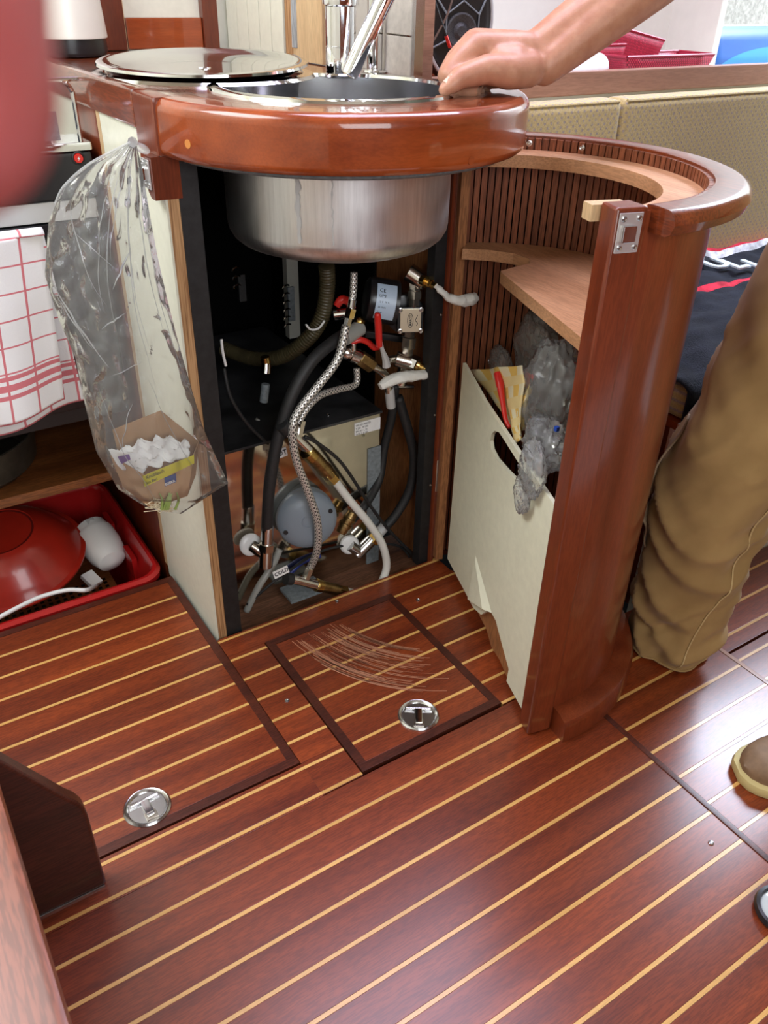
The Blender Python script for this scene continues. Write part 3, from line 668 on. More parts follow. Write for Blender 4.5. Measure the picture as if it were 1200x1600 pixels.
# ================================================================== TAP, CANISTER
fx, fy = 0.668, 1.262
tap = thing('mixer_tap', (0.70, 1.212, TOP), 'chrome single-lever mixer tap standing behind the round sink', 'tap')
FX, FY = 0.705, 1.215
MB().lathe([(0, 0), (0.0245, 0), (0.0245, 0.004), (0.0228, 0.006), (0.0228, 0.04), (0.0221, 0.0405), (0.0221, 0.0415), (0.0228, 0.042), (0.0228, 0.092), (0.0, 0.092)], (FX, FY, TOP), (0, 0, 1), 36).build('tap_body', 'chrome', tap)
MB().lathe([(0.022, 0.092), (0.0262, 0.094), (0.0268, 0.1), (0.0268, 0.15), (0.022, 0.17), (0, 0.175)], (FX, FY, TOP), (0, 0, 1), 36).build('tap_collar', 'chrome', tap)
q0 = ony(548, 112, FY - 0.045); q1 = ony(598, 5, FY - 0.06); qd = (q1 - q0).normalized()
m = MB(); m.tube([q0 - qd * 0.006, q0, q0 + (q1 - q0) * 0.5, q1, q1 + qd * 0.05, q1 + qd * 0.09 + Vector((0.01, 0.03, 0.0))], [0.0105, 0.0125, 0.013, 0.0135, 0.014, 0.014], n=18); m.build('spray_spout', 'chrome', tap)
MB().cyl(q0 - qd * 0.0065, q0 - qd * 0.0055, 0.0095, n=18).build('spout_outlet', 'brass', tap)
can = thing('kettle', (0.445, 1.72, TOP), 'cream round kettle with black base standing at the back of the worktop', 'kettle')
KX, KY, KR = 0.436, 1.71, 0.066
MB().lathe([(KR, 0.028), (KR + 0.0005, 0.03), (KR - 0.004, 0.09), (KR - 0.012, 0.15), (KR - 0.02, 0.17), (0, 0.175)], (KX, KY, TOP), (0, 0, 1), 48).build('kettle_body', 'cream_enamel', can)
MB().lathe([(0, 0), (KR - 0.006, 0), (KR - 0.002, 0.006), (KR - 0.003, 0.0275), (0, 0.0275)], (KX, KY, TOP + 0.0008), (0, 0, 1), 48).build('kettle_base', 'black_plastic', can)
MB().tube([(KX + 0.02, KY + 0.05, TOP + 0.05), (KX + 0.04, KY + 0.1, TOP + 0.08), (KX + 0.04, KY + 0.1, TOP + 0.13), (KX + 0.02, KY + 0.04, TOP + 0.155)], 0.009, n=10).build('kettle_handle', 'black_plastic', can)

# ================================================================== SPEAKER and shelf things
sp = thing('speaker', (1.045, 1.36, 0.82), 'black oval speaker with grey hexagonal frame on the shelf behind the post', 'speaker')
SY = 1.36
def spx(px, py, y=SY): return ony(px, py, y)
MB().box((0.87, 1.30, 0.818), (1.12, 1.48, 0.846), 0.003).build('shelf_plinth', 'mahogany_x').__setitem__('kind', 'structure')
MB().box((0.83, 1.46, 0.846), (1.115, 1.475, 1.2), 0.003).build('locker_back', 'mahogany_z').__setitem__('kind', 'structure')
sc_ = spx(714, 32); ex_ = Vector((0.966, -0.25, 0)).normalized(); ez_ = Vector((0, 0, 1)); ey_ = ez_.cross(ex_)
SPK = 1.32
def sq(u, v, d=0.0):
    u *= SPK; v *= SPK; return sc_ + ex_ * u + ez_ * v - ey_ * d
m = MB(); prof = [(0.002, -0.02), (0.046, -0.02), (0.05, 0.0), (0.046, 0.018), (0.0, 0.022)]
k = 40
def ell_ring(r0, d): return [sq(r0 * cos(2 * pi * i / k), 1.5 * r0 * sin(2 * pi * i / k), d) for i in range(k)]
vs = []; fs = []
rings = [(0.03, -0.05), (0.046, -0.04), (0.051, -0.01), (0.05, 0.008), (0.044, 0.014), (0.038, 0.010), (0.0001, 0.010)]
for r0, d in rings: vs += ell_ring(r0, d)
for a in range(len(rings) - 1):
    for i in range(k): fs.append([a * k + i, a * k + (i + 1) % k, (a + 1) * k + (i + 1) % k, (a + 1) * k + i])
m.add(vs, fs); m.build('housing', 'black_plastic', sp)
m = MB(); m.lathe([(0.0, 0.004), (0.008, 0.005), (0.014, 0.001), (0.026, 0.006), (0.029, 0.005), (0.029, 0.0)], sq(0.003, -0.012, 0.0105), -ey_, 28); m.build('cone', plain('mesh_black', (0.05, 0.05, 0.055), 0.35, nscale=700, namt=0.9, bmp=0.6) and 'mesh_black', sp)
m = MB(); hx = [sq(0.004 + 0.027 * cos(rad(90 + 60 * i)), -0.008 + 0.031 * sin(rad(90 + 60 * i)), 0.0145) for i in range(6)]
for i in range(6):
    m.tube([hx[i], hx[(i + 1) % 6]], 0.0014, n=6, sub=1)
    o_ = sq(0.046 * cos(rad(90 + 60 * i)), 0.066 * sin(rad(90 + 60 * i)), 0.012); m.tube([hx[i], o_], 0.0018, n=6, sub=1)
m.build('hexagon_frame', 'sealant', sp)
m = MB(); m.tube([sq(0.047 * cos(2 * pi * i / 24), 0.0705 * sin(2 * pi * i / 24), 0.012) for i in range(25)], 0.0032, n=6, sub=2); m.build('outer_ring', 'light_grey', sp)
for nm, pts, mt, r_ in (('audio_cable', [(672, -20), (685, 20), (697, 55), (703, 75)], 'black_rubber', 0.0022), ('audio_cable', [(712, -20), (700, 20), (685, 50), (670, 75), (662, 82)], plain('brown_cable', (0.12, 0.07, 0.05), 0.5) and 'brown_cable', 0.0018)):
    c_ = MB().tube([spx(x, y, SY - 0.045) for x, y in pts], r_, n=8).build(nm, mt)
    tag(c_, 'black audio cable with red tip hanging before the speaker' if mt == 'black_rubber' else 'thin brown cable hanging before the speaker', 'cable')
    if mt == 'black_rubber': MB().cyl(spx(697, 56, SY - 0.045), spx(703, 74, SY - 0.045), 0.0032, n=8).build('red_tip', 'red_handle', c_)
# paper roll
p0 = ony(850, 97, 1.40); p1 = ony(938, 94, 1.40); rr = 0.030
pr_ = thing('paper_roll', (p0.x, 1.40, 0.818), 'white kitchen paper roll lying on the shelf left of the red baskets', 'paper roll')
axd = Vector((1, 0, 0)); cz = 0.819 + rr
MB().lathe([(0.011, 0), (rr, 0), (rr, 0.225), (0.028, 0.23), (0.011, 0.23)], (p1.x - 0.23, 1.40, cz), axd, 32).build('roll', 'paper_white', pr_)
MB().lathe([(0.009, -0.0005), (0.0109, -0.0005), (0.0109, 0.2305), (0.009, 0.2305)], (p1.x - 0.23, 1.40, cz), axd, 20).build('core', 'plywood_face', pr_)
# woven red baskets
def weave():
    m, nt, b = newmat('red_weave'); v = mapped(nt, (1, 1, 1), src='UV')
    ch = N(nt, 'ShaderNodeTexBrick'); L(nt, v, ch.inputs['Vector']); ch.inputs['Scale'].default_value = 16
    ch.inputs['Color1'].default_value = (0.72, 0.05, 0.11, 1); ch.inputs['Color2'].default_value = (0.62, 0.035, 0.08, 1); ch.inputs['Mortar'].default_value = (0.2, 0.008, 0.025, 1)
    ch.inputs['Mortar Size'].default_value = 0.085; ch.inputs['Brick Width'].default_value = 0.42; ch.inputs['Row Height'].default_value = 1.25
    L(nt, ch.outputs[0], b.inputs['Base Color']); b.inputs['Roughness'].default_value = 0.5
    bump(nt, b, ch.outputs['Fac'], -0.6, 0.002); MAT['red_weave'] = m
weave()
def basket(name, c, w_, d_, h_, rot, tilt, label):
    t = thing(name, c, label, 'basket', 'red woven baskets')
    R_ = Matrix.Rotation(rot, 4, 'Z') @ Matrix.Rotation(tilt, 4, 'Y')
    sides = [((-1, -1), (1, -1)), ((1, -1), (1, 1)), ((1, 1), (-1, 1)), ((-1, 1), (-1, -1))]
    for a, b in sides:
        def P(u, v):
            fl_ = 0.82 + 0.18 * v
            x = (a[0] + (b[0] - a[0]) * u) * w_ / 2 * fl_; y = (a[1] + (b[1] - a[1]) * u) * d_ / 2 * fl_
            return Vector(c) + (R_ @ Vector((x, y, v * h_)))
        MB().grid(P, 8, 5).build('woven_side', 'red_weave', t, solid=0.003)
    MB().grid(lambda u, v: Vector(c) + R_ @ Vector(((u - .5) * w_ * 0.82, (v - .5) * d_ * 0.82, 0.002)), 4, 4).build('woven_base', 'red_weave', t, solid=0.003)
    rim = [Vector(c) + R_ @ Vector((sx * w_ / 2, sy * d_ / 2, h_)) for sx, sy in ((-1, -1), (1, -1), (1, 1), (-1, 1), (-1, -1))]
    m = MB()
    for p, q in zip(rim, rim[1:]): m.tube([p, q], 0.0028, n=6, sub=1)
    m.build('rim', 'red_weave', t)
pb = ony(1020, 112, 1.40)
basket('woven_basket', (pb.x - 0.005, 1.40, 0.8195), 0.275, 0.1, 0.054, 0, 0, 'wide red woven basket in front, standing open on the shelf')
basket('woven_basket', (pb.x - 0.03, 1.475, 0.84), 0.17, 0.07, 0.072, 0, rad(10), 'small red woven basket tilted inside the pile behind the wide basket')
basket('woven_basket', (pb.x - 0.105, 1.485, 0.8195), 0.10, 0.09, 0.07, 0, 0, 'little red woven basket beside the paper roll')
# blue picture
def bluepic():
    m, nt, b = newmat('blue_print'); v = mapped(nt, (1, 1, 1), src='UV')
    sep = N(nt, 'ShaderNodeSeparateXYZ'); L(nt, v, sep.inputs[0]); n = noise_tex(nt, v, 3, 5)
    d = N(nt, 'ShaderNodeVectorMath', operation='DISTANCE'); L(nt, v, d.inputs[0]); d.inputs[1].default_value = (0.95, -0.45, 0)
    arc = ramp(nt, d.outputs['Value'], [(0.0, (0.015, 0.12, 0.42)), (0.82, (0.03, 0.22, 0.5)), (0.97, (0.03, 0.26, 0.52)), (0.985, (0.01, 0.06, 0.28)), (1.0, (0.015, 0.08, 0.32))])
    a = N(nt, 'ShaderNodeMath', operation='ADD'); L(nt, sep.outputs[0], a.inputs[0])
    mm = N(nt, 'ShaderNodeMath', operation='MULTIPLY'); L(nt, n, mm.inputs[0]); mm.inputs[1].default_value = -0.14; L(nt, mm.outputs[0], a.inputs[1])
    edge = ramp(nt, a.outputs[0], [(0.0, (0.75, 0.85, 0.9)), (0.015, (0.75, 0.85, 0.9)), (0.03, (0, 0, 0))])
    c = mixc(nt, n, arc, (0.03, 0.17, 0.42)); c2 = mixc(nt, 0.35, arc, c); c3 = mixc(nt, 1.0, c2, edge, 'LIGHTEN')
    L(nt, c3, b.inputs['Base Color']); b.inputs['Roughness'].default_value = 0.45; MAT['blue_print'] = m
bluepic()
pa = ony(1106, 108, 1.52)
bp_ = thing('picture', (pa.x + 0.12, 1.53, 0.818), 'blue printed picture leaning at the right end of the shelf', 'picture')
mB = MB(); mB.grid(lambda u, v: Vector((pa.x + u * 0.3, 1.52 + v * 0.03, 0.8185 + v * 0.098)), 6, 4); mB.build('print', 'blue_print', bp_, solid=0.0006)
mB = MB(); mB.add([(pa.x, 1.5215, 0.8185), (pa.x + 0.3, 1.5215, 0.8185), (pa.x + 0.3, 1.5515, 0.9195), (pa.x, 1.5515, 0.9195)] + [(pa.x, 1.5255, 0.8185), (pa.x + 0.3, 1.5255, 0.8185), (pa.x + 0.3, 1.5555, 0.9195), (pa.x, 1.5555, 0.9195)], [[0, 1, 2, 3], [4, 5, 6, 7], [0, 1, 5, 4], [3, 2, 6, 7], [0, 3, 7, 4], [1, 2, 6, 5]]); mB.build('white_mount', 'paper_white', bp_)

# ================================================================== SETTEE
def fabric(name, base, ring, dark, s):
    m, nt, b = newmat(name); v = mapped(nt, (s, s, s), (0, 0, 0))
    def dots(loc):
        mp = N(nt, 'ShaderNodeMapping'); L(nt, v, mp.inputs[0]); mp.inputs['Location'].default_value = loc
        fr = N(nt, 'ShaderNodeVectorMath', operation='FRACTION'); L(nt, mp.outputs[0], fr.inputs[0])
        sb = N(nt, 'ShaderNodeVectorMath', operation='SUBTRACT'); L(nt, fr.outputs[0], sb.inputs[0]); sb.inputs[1].default_value = (0.5, 0.5, 0.5)
        sc = N(nt, 'ShaderNodeVectorMath', operation='MULTIPLY'); L(nt, sb.outputs[0], sc.inputs[0]); sc.inputs[1].default_value = (1, 0, 1)
        ln = N(nt, 'ShaderNodeVectorMath', operation='LENGTH'); L(nt, sc.outputs[0], ln.inputs[0]); return ln.outputs['Value']
    a = N(nt, 'ShaderNodeMath', operation='MINIMUM'); L(nt, dots((0, 0, 0)), a.inputs[0]); L(nt, dots((0.5, 0, 0.5)), a.inputs[1])
    c = ramp(nt, a.outputs[0], [(0.0, dark), (0.13, dark), (0.2, ring), (0.3, base), (0.4, ring)])
    n = noise_tex(nt, mapped(nt, (1, 1, 1)), 350, 2)
    c = mixc(nt, 0.35, c, ramp(nt, n, [(0.3, tuple(x * 0.5 for x in base)), (0.7, tuple(min(1, x * 1.35) for x in base))]))
    L(nt, c, b.inputs['Base Color']); b.inputs['Roughness'].default_value = 0.95; b.inputs['Specular IOR Level'].default_value = 0.1
    b.inputs['Sheen Weight'].default_value = 0.2
    bump(nt, b, n, 0.5, 0.001); MAT[name] = m
fabric('settee_fabric', (0.50, 0.41, 0.22), (0.56, 0.42, 0.15), (0.30, 0.26, 0.28), 62)
st_ = thing('settee', (1.55, 0.747, 0), 'settee base along the far side with white front panel and wooden top rail', 'settee')
SX0, SX1 = 1.075, 3.1
MB().box((SX0, 0.749, -0.02), (SX1, 0.765, 0.30), 0.002).build('front_panel', 'white_paint', st_)
MB().box((SX0, 0.765, 0.0), (SX0 + 0.016, 1.32, 0.38), 0.002).build('end_panel', 'mahogany_z', st_)
MB().box((SX0 + 0.001, 0.79, 0.30), (SX1, 0.80, 0.38)).build('recess_shade', 'black_paint', st_)  # black board, the shadow under the seat painted in
MB().box((SX0, 0.752, 0.38), (SX1, 1.35, 0.394), 0.002).build('seat_board', 'mahogany_x', st_)
MB().box((0.90, 1.281, 0.817), (SX1, 1.309, 0.858), 0.004).build('top_rail', 'rail_wood', st_)
MB().box((0.90, 1.325, 0.3), (SX1, 1.335, 0.80)).build('back_board', 'plywood_face', st_)
def cushion(name, a, b, label, cat, mat='settee_fabric', bv=0.018, lean=0.0):
    t = thing(name, ((a[0] + b[0]) / 2, a[1], a[2]), label, cat)
    bm = bmesh.new(); bmesh.ops.create_cube(bm, size=1.0); A, B = Vector(a), Vector(b)
    for v in bm.verts:
        v.co = Vector(((v.co.x) * (B.x - A.x), v.co.y * (B.y - A.y), v.co.z * (B.z - A.z))) + (A + B) / 2
    bmesh.ops.bevel(bm, geom=list(bm.edges), offset=bv, segments=4, profile=0.6, affect='EDGES')
    for v in bm.verts: v.co.y += (v.co.z - a[2]) * lean
    m = MB(); m.frombm(bm); m.build('cushion_body', mat, t)
    # piping along the top front edge
    zt = b[2] - 0.004; yf = a[1] + (zt - a[2]) * lean + 0.004
    MB().tube([(a[0] + 0.01, yf, zt), (b[0] - 0.01, yf, zt)], 0.0035, n=8, sub=2).build('piping', mat, t)
    return t
xs_ = ony(954, 200, 1.245).x
cushion('back_cushion', (0.905, 1.215, 0.46), (xs_ - 0.001, 1.275, 0.815), 'tan patterned back cushion at the end of the settee behind the round door', 'cushion', lean=0.012)
cushion('back_cushion', (xs_ + 0.001, 1.215, 0.46), (3.05, 1.275, 0.815), 'long tan patterned back cushion above the black blanket', 'cushion', lean=0.012)
cushion('seat_cushion', (1.08, 0.745, 0.395), (3.05, 1.21, 0.452), 'tan patterned settee seat cushion under the black blanket', 'cushion')
# blanket
def blanket():
    m, nt, b = newmat('fleece'); v = mapped(nt, (1, 1, 1), src='UV'); sep = N(nt, 'ShaderNodeSeparateXYZ'); L(nt, v, sep.inputs[0])
    n = noise_tex(nt, mapped(nt, (1, 1, 1)), 420, 3); n2 = noise_tex(nt, mapped(nt, (1, 1, 1)), 30, 4)
    r = ramp(nt, sep.outputs[1], [(0.0, (0.008, 0.009, 0.014)), (0.662, (0.5, 0.02, 0.04)), (0.70, (0.008, 0.009, 0.014)), (0.945, (0.75, 0.76, 0.78)), (0.968, (0.5, 0.02, 0.04))])
    for nd in nt.nodes:
        if nd.type == 'VALTORGB' and len(nd.color_ramp.elements) == 5: nd.color_ramp.interpolation = 'CONSTANT'
    k = ramp(nt, n2, [(0.35, (0.6, 0.6, 0.6)), (0.65, (1.5, 1.5, 1.6))])
    L(nt, mixc(nt, 1.0, r, k, 'MULTIPLY'), b.inputs['Base Color']); b.inputs['Roughness'].default_value = 0.9
    b.inputs['Sheen Weight'].default_value = 0.12; b.inputs['Sheen Tint'].default_value = (0.45, 0.5, 0.62, 1); b.inputs['Specular IOR Level'].default_value = 0.15; b.inputs['Sheen Roughness'].default_value = 0.45
    bump(nt, b, n, 0.8, 0.003); MAT['fleece'] = m
blanket()
bl = thing('blanket', (1.6, 1.0, 0.455), 'black fleece blanket with red and white border spread over the settee seat', 'blanket')
def blp(u, v):
    x = 1.055 + u * 1.55; L_ = v * 0.60
    nz = noise.noise(Vector((x * 7, L_ * 9, 1.3))) * 0.026 + noise.noise(Vector((x * 16, L_ * 22, 4.3))) * 0.009
    nz += 0.010 * max(0, sin(9 * L_ + 3 * x + 2.0)) * (0.5 - abs(v - 0.45))
    if L_ < 0.055: return Vector((x, 0.733 - 0.004 * sin(x * 30) , 0.405 + L_ + nz * 0.1))
    if L_ < 0.10: t = (L_ - 0.055) / 0.045; return Vector((x, 0.733 + 0.03 * (1 - cos(t * pi / 2)) , 0.46 + 0.014 * sin(t * pi / 2) + nz * 0.3))
    y = 0.763 + (L_ - 0.10) * 0.905
    return Vector((x, y, 0.468 + abs(nz) * 1.0 + (0.012 if v > 0.95 else 0)))
MB().grid(blp, 110, 60).build('fleece_sheet', 'fleece', bl, solid=0.004)
plain('letter_white', (0.6, 0.72, 0.76), 0.9, nscale=300, namt=0.3)
for i, (ch, px) in enumerate((('U', 1118), ('L', 1152), ('L', 1187))):
    q = onz(px, 420, 0.487); text('lettering', ch, bl, 'letter_white', q, Vector((1, -0.04, 0)), Vector((0.12, 1, 0.02)), 0.085, 0.002, 0.002)
# ================================================================== INSIDE THE SINK CABINET
# heater: polished steel case with a black lid
HYF = 1.16
tr = ony(595, 637, HYF); tl = ony(362, 706, HYF); HX0, HX1, HZ = XL + 0.03, tr.x, (tr.z + tl.z) / 2
ht = thing('water_heater', ((HX0 + HX1) / 2, HYF, -0.08), 'boxy polished steel water heater with black dusty lid inside the cabinet', 'water heater')
MB().box((HX0, HYF, -0.09), (HX1, 1.66, HZ - 0.003), 0.002).build('case', plain('mirror_case', (0.70, 0.66, 0.58), 0.1, 1.0, nscale=12, namt=0.12) and 'mirror_case', ht)
MB().box((HX0 - 0.001, HYF - 0.004, HZ - 0.005), (HX1 + 0.002, 1.662, HZ), 0.0015).build('lid', plain('dusty_black', (0.03, 0.03, 0.032), 0.4, nscale=14, namt=0.9) and 'dusty_black', ht)
MB().box((HX1 - 0.028, HYF - 0.002, -0.09), (HX1 + 0.001, HYF - 0.0003, HZ - 0.075), 0).build('side_strip', 'sealant', ht)
for px, py in ((446, 663 + 25), (513, 659)):
    p = ony(px, py, HYF + 0.03); screw(ht, (p.x, HYF + 0.03, HZ + 0.0002), (0, 0, 1), 0.0032)
pl0 = ony(554, 672, HYF - 0.001); pl1 = ony(594, 662, HYF - 0.001)
MB().box((pl0.x, HYF - 0.0016, pl0.z - 0.012), (pl1.x, HYF - 0.0002, pl1.z + 0.014)).build('rating_plate', 'paper_white', ht)
for k, tx in enumerate(('WATER HEATER', 'V 230   W 500', 'BAR 6.0  L 22', 'TYPE 2  IP X4', '            CE')):
    text('plate_text', tx, ht, 'ink', (pl0.x + 0.002, HYF - 0.0018, pl1.z + 0.0075 - k * 0.0062), (1, 0, 0), (0, 0, 1), 0.0056, 0.0001, 0, 0.8)
# grey round motor in front
mc = ony(479, 810, 1.132)
gm = thing('expansion_vessel', mc, 'grey round plastic vessel with drum lid in front of the steel water heater', 'vessel')
av = Vector((-0.30, -0.93, 0.22)).normalized(); RM = 0.0565
MB().lathe([(0, 0.0), (RM * 0.55, 0.001), (RM * 0.8, -0.003), (RM * 0.96, -0.010), (RM, -0.016), (RM * 1.0, -0.026), (RM * 0.985, -0.027), (RM * 0.985, -0.029), (RM, -0.03), (RM, -0.04), (0, -0.04)], mc + av * 0.02, av, 40).build('drum', 'grey_plastic', gm)
cf = av.cross(Vector((0, 0, 1))).normalized(); cu_ = cf.cross(av)
cf = -cf; cu_ = Vector((0, 0, 1)) - av * av.z; cu_.normalize()
for a in (200, 20):
    q = mc + av * 0.0165 + (cf * cos(rad(a)) + cu_ * sin(rad(a))) * RM * 0.8
    MB().cyl(q, q + av * 0.003, 0.0042, n=12).build('notch', 'black_plastic', gm)
MB().lathe([(RM * 0.16, 0.0), (RM * 0.17, 0.0009), (RM * 0.21, 0.0009), (RM * 0.22, 0.0)], mc + av * 0.0205, av, 24).build('moulded_mark', 'grey_plastic', gm)
MB().cyl(mc - av * 0.01, mc - av * 0.02 + Vector((0, 0, -0.045)), 0.02, n=16).build('foot', 'grey_plastic', gm)

def hose(name, pts, r, mat, label, cat='hose', group=None, n=12, rib=None, sub=7):
    """pts: (px, py, depth y)"""
    o = MB().tube([ony(a, b, c) for a, b, c in pts], r, n=n, sub=sub, rib=rib).build(name, mat, smooth=True)
    return tag(o, label, cat, group)
plain('drain_brown', (0.055, 0.045, 0.022), 0.35, nscale=40, namt=0.3)
hose('drain_hose', [(510, 415, 1.16), (511, 450, 1.17), (503, 495, 1.18), (480, 530, 1.2), (440, 557, 1.24), (395, 560, 1.3), (350, 545, 1.36)], 0.0128, 'drain_brown', 'ribbed brown drain hose curving down from the sink', rib=(0.0011, 0.0055), sub=30, n=16)
ct = MB().tube([ony(x, y, 1.165) for x, y in ((478, 507), (484, 514), (492, 515), (500, 511), (507, 501))], 0.0018, n=6); tag(ct.build('cable_tie', 'white_plastic'), 'white cable tie round the ribbed brown drain hose', 'cable tie')
hose('black_hose', [(540, 522, 1.14), (520, 535, 1.13), (486, 566, 1.12), (455, 620, 1.115), (433, 690, 1.115), (421, 760, 1.115), (417, 826, 1.12)], 0.0105, 'black_rubber', 'thick black rubber hose sweeping down to the left elbow fitting')
hose('braided_hose', [(553, 425, 1.12), (552, 455, 1.118), (548, 480, 1.115)], 0.006, 'braided_steel', 'short braided steel hose dropping from the tap to the chrome union', group=None)
hose('braided_hose', [(541, 508, 1.112), (528, 560, 1.105), (497, 603, 1.10), (468, 640, 1.098), (457, 668, 1.092), (462, 715, 1.089), (480, 765, 1.087), (496, 815, 1.087), (495, 862, 1.095), (482, 892, 1.115)], 0.0072, 'braided_steel', 'long braided steel hose looping down to the brass coupling by the floor')
hose('braided_hose', [(557, 575, 1.14), (556, 600, 1.135), (530, 608, 1.125), (500, 618, 1.115), (478, 640, 1.108), (466, 662, 1.104)], 0.006, 'braided_steel', 'braided steel hose bending left to the upper chrome coupling')
hose('white_pipe', [(519, 745, 1.108), (545, 780, 1.10), (575, 816, 1.092), (597, 850, 1.088), (604, 885, 1.088), (594, 915, 1.086)], 0.0077, 'white_hose', 'white plastic pipe running from the brass valve down under the floor')
hose('white_pipe', [(538, 922, 1.096), (560, 927, 1.094), (590, 932, 1.09)], 0.0065, 'white_hose', 'short white pipe leaving the lower brass coupling')
plain('clear_hose', (0.36, 0.36, 0.33), 0.3)
hose('grey_hose', [(437, 858, 1.15), (425, 885, 1.145), (405, 915, 1.14), (385, 955, 1.14)], 0.0065, 'clear_hose', 'grey translucent hose slipping below the bilge beam at the left')
hose('black_hose', [(618, 600, 1.15), (612, 650, 1.16), (600, 700, 1.17), (592, 750, 1.16), (570, 790, 1.14), (548, 815, 1.135)], 0.0085, 'black_rubber', 'black textured hose dropping behind the heater corner')
hose('black_hose', [(622, 620, 1.145), (640, 680, 1.14), (647, 720, 1.138), (640, 765, 1.138), (618, 805, 1.14), (597, 828, 1.142)], 0.0093, 'black_rubber', 'black hose bowing right to the silver elbow fitting')
hose('power_cable', [(476, 682, 1.105), (500, 695, 1.105), (535, 725, 1.11), (575, 785, 1.12), (605, 825, 1.125), (640, 862, 1.12), (646, 872, 1.118)], 0.0032, 'black_rubber', 'black cable pair running beside the white pipe', 'cable')
hose('power_cable', [(350, 575, 1.16), (360, 620, 1.15), (385, 660, 1.15), (415, 690, 1.16), (430, 700, 1.18)], 0.0032, 'black_rubber', 'thin black cable drooping across the dark left side', 'cable')
hose('power_cable', [(386, 945, 1.14), (420, 915, 1.13), (450, 893, 1.13), (500, 862, 1.15), (560, 850, 1.15), (620, 852, 1.14), (640, 870, 1.13)], 0.0027, 'black_rubber', 'thin black cable lying over the bilge beam', 'cable')
plain('blue_cable', (0.03, 0.05, 0.28), 0.4)
hose('blue_cable', [(445, 905, 1.15), (470, 880, 1.155), (500, 868, 1.155)], 0.005, 'blue_cable', 'dark blue cable below the grey vessel', 'cable')
hose('white_cable', [(346, 530, 1.12), (348, 550, 1.118), (353, 572, 1.115)], 0.0022, 'white_plastic', 'short white cable end beside the left black batten', 'cable')

def fitting(name, label, cat, loc, group=None): return thing(name, loc, label, cat, group)
def P(px, py, y): return ony(px, py, y)
def barrel(parent, name, a, b, r, mat, steps=None, n=20, hexa=False):
    a, b = Vector(a), Vector(b); h = (b - a).length
    prof = [(0, 0)] + [(r * q, h * t) for t, q in (steps or ((0, 0.92), (0.04, 1), (0.96, 1), (1, 0.92)))] + [(0, h)]
    return MB().lathe(prof, a, b - a, 6 if hexa else n).build(name, mat, parent)
# upper coupling: chrome tee, brass non-return valve
u1 = fitting('tee_coupling', 'upper chrome tee and brass check valve in front of the heater', 'pipe fitting', P(465, 690, 1.105))
barrel(u1, 'end_cap', P(440, 662, 1.105), P(450, 672, 1.105), 0.0125, 'black_rubber')
barrel(u1, 'tee_body', P(446, 667, 1.104), P(486, 706, 1.106), 0.0098, 'chrome', ((0, .9), (.05, 1), (.3, 1), (.32, .93), (.6, .93), (.62, 1), (1, 1)))
barrel(u1, 'tee_branch', P(466, 682, 1.104), P(472, 656, 1.103), 0.0075, 'nickel', hexa=True)
barrel(u1, 'valve_collar', P(479, 705, 1.106), P(488, 714, 1.1065), 0.0145, 'brass', n=24)
barrel(u1, 'valve_body', P(486, 710, 1.1065), P(515, 742, 1.108), 0.0135, 'old_brass', ((0, .95), (.1, 1), (.6, .98), (.65, 1.06), (.8, 1.06), (.82, .95), (1, .95)))
barrel(u1, 'valve_nut', P(510, 737, 1.108), P(522, 750, 1.108), 0.0135, 'brass', hexa=True)
# lower coupling
u2 = fitting('tee_coupling', 'lower chrome and brass coupling lying on the beam at floor level', 'pipe fitting', P(490, 908, 1.10))
barrel(u2, 'end_cap', P(446, 904, 1.105), P(456, 905, 1.105), 0.0115, 'black_rubber')
barrel(u2, 'tee_body', P(452, 904, 1.105), P(496, 915, 1.10), 0.0098, 'chrome', ((0, .9), (.05, 1), (.3, 1), (.32, .93), (.6, .93), (.62, 1), (1, 1)))
barrel(u2, 'tee_branch', P(476, 908, 1.104), P(484, 888, 1.108), 0.0085, 'nickel', hexa=True)
barrel(u2, 'valve_collar', P(494, 914, 1.10), P(502, 916, 1.10), 0.0125, 'brass', n=24)
barrel(u2, 'valve_body', P(500, 915, 1.10), P(530, 923, 1.097), 0.0115, 'old_brass', ((0, .95), (.1, 1), (.6, .98), (.65, 1.06), (.8, 1.06), (.82, .95), (1, .95)))
barrel(u2, 'valve_nut', P(527, 922, 1.097), P(541, 925, 1.096), 0.0112, 'brass', hexa=True)
MB().box(P(470, 935, 1.10) - Vector((0.02, 0.0, 0.006)), P(470, 935, 1.10) + Vector((0.055, 0.05, 0.0)), 0.001).build('mount_plate', 'sealant', u2)
# left elbow with white wall flange
u3 = fitting('elbow_fitting', 'nickel elbow with white flange at the foot of the thick black hose', 'pipe fitting', P(415, 870, 1.12))
barrel(u3, 'ferrule', P(418, 822, 1.12), P(417, 850, 1.12), 0.0112, 'steel')
barrel(u3, 'nut', P(417, 848, 1.12), P(416, 860, 1.12), 0.0145, 'nickel', hexa=True)
barrel(u3, 'elbow_body', P(416, 858, 1.12), P(415, 885, 1.12), 0.013, 'nickel')
barrel(u3, 'elbow_arm', P(416, 868, 1.12), P(393, 852, 1.14), 0.011, 'nickel')
fa = (P(390, 850, 1.15) - P(393, 852, 1.14)).normalized()
MB().lathe([(0, 0), (0.011, 0), (0.018, 0.001), (0.021, 0.004), (0.021, 0.007), (0, 0.007)], P(393, 852, 1.14), fa, 24).build('wall_flange', 'white_plastic', u3)
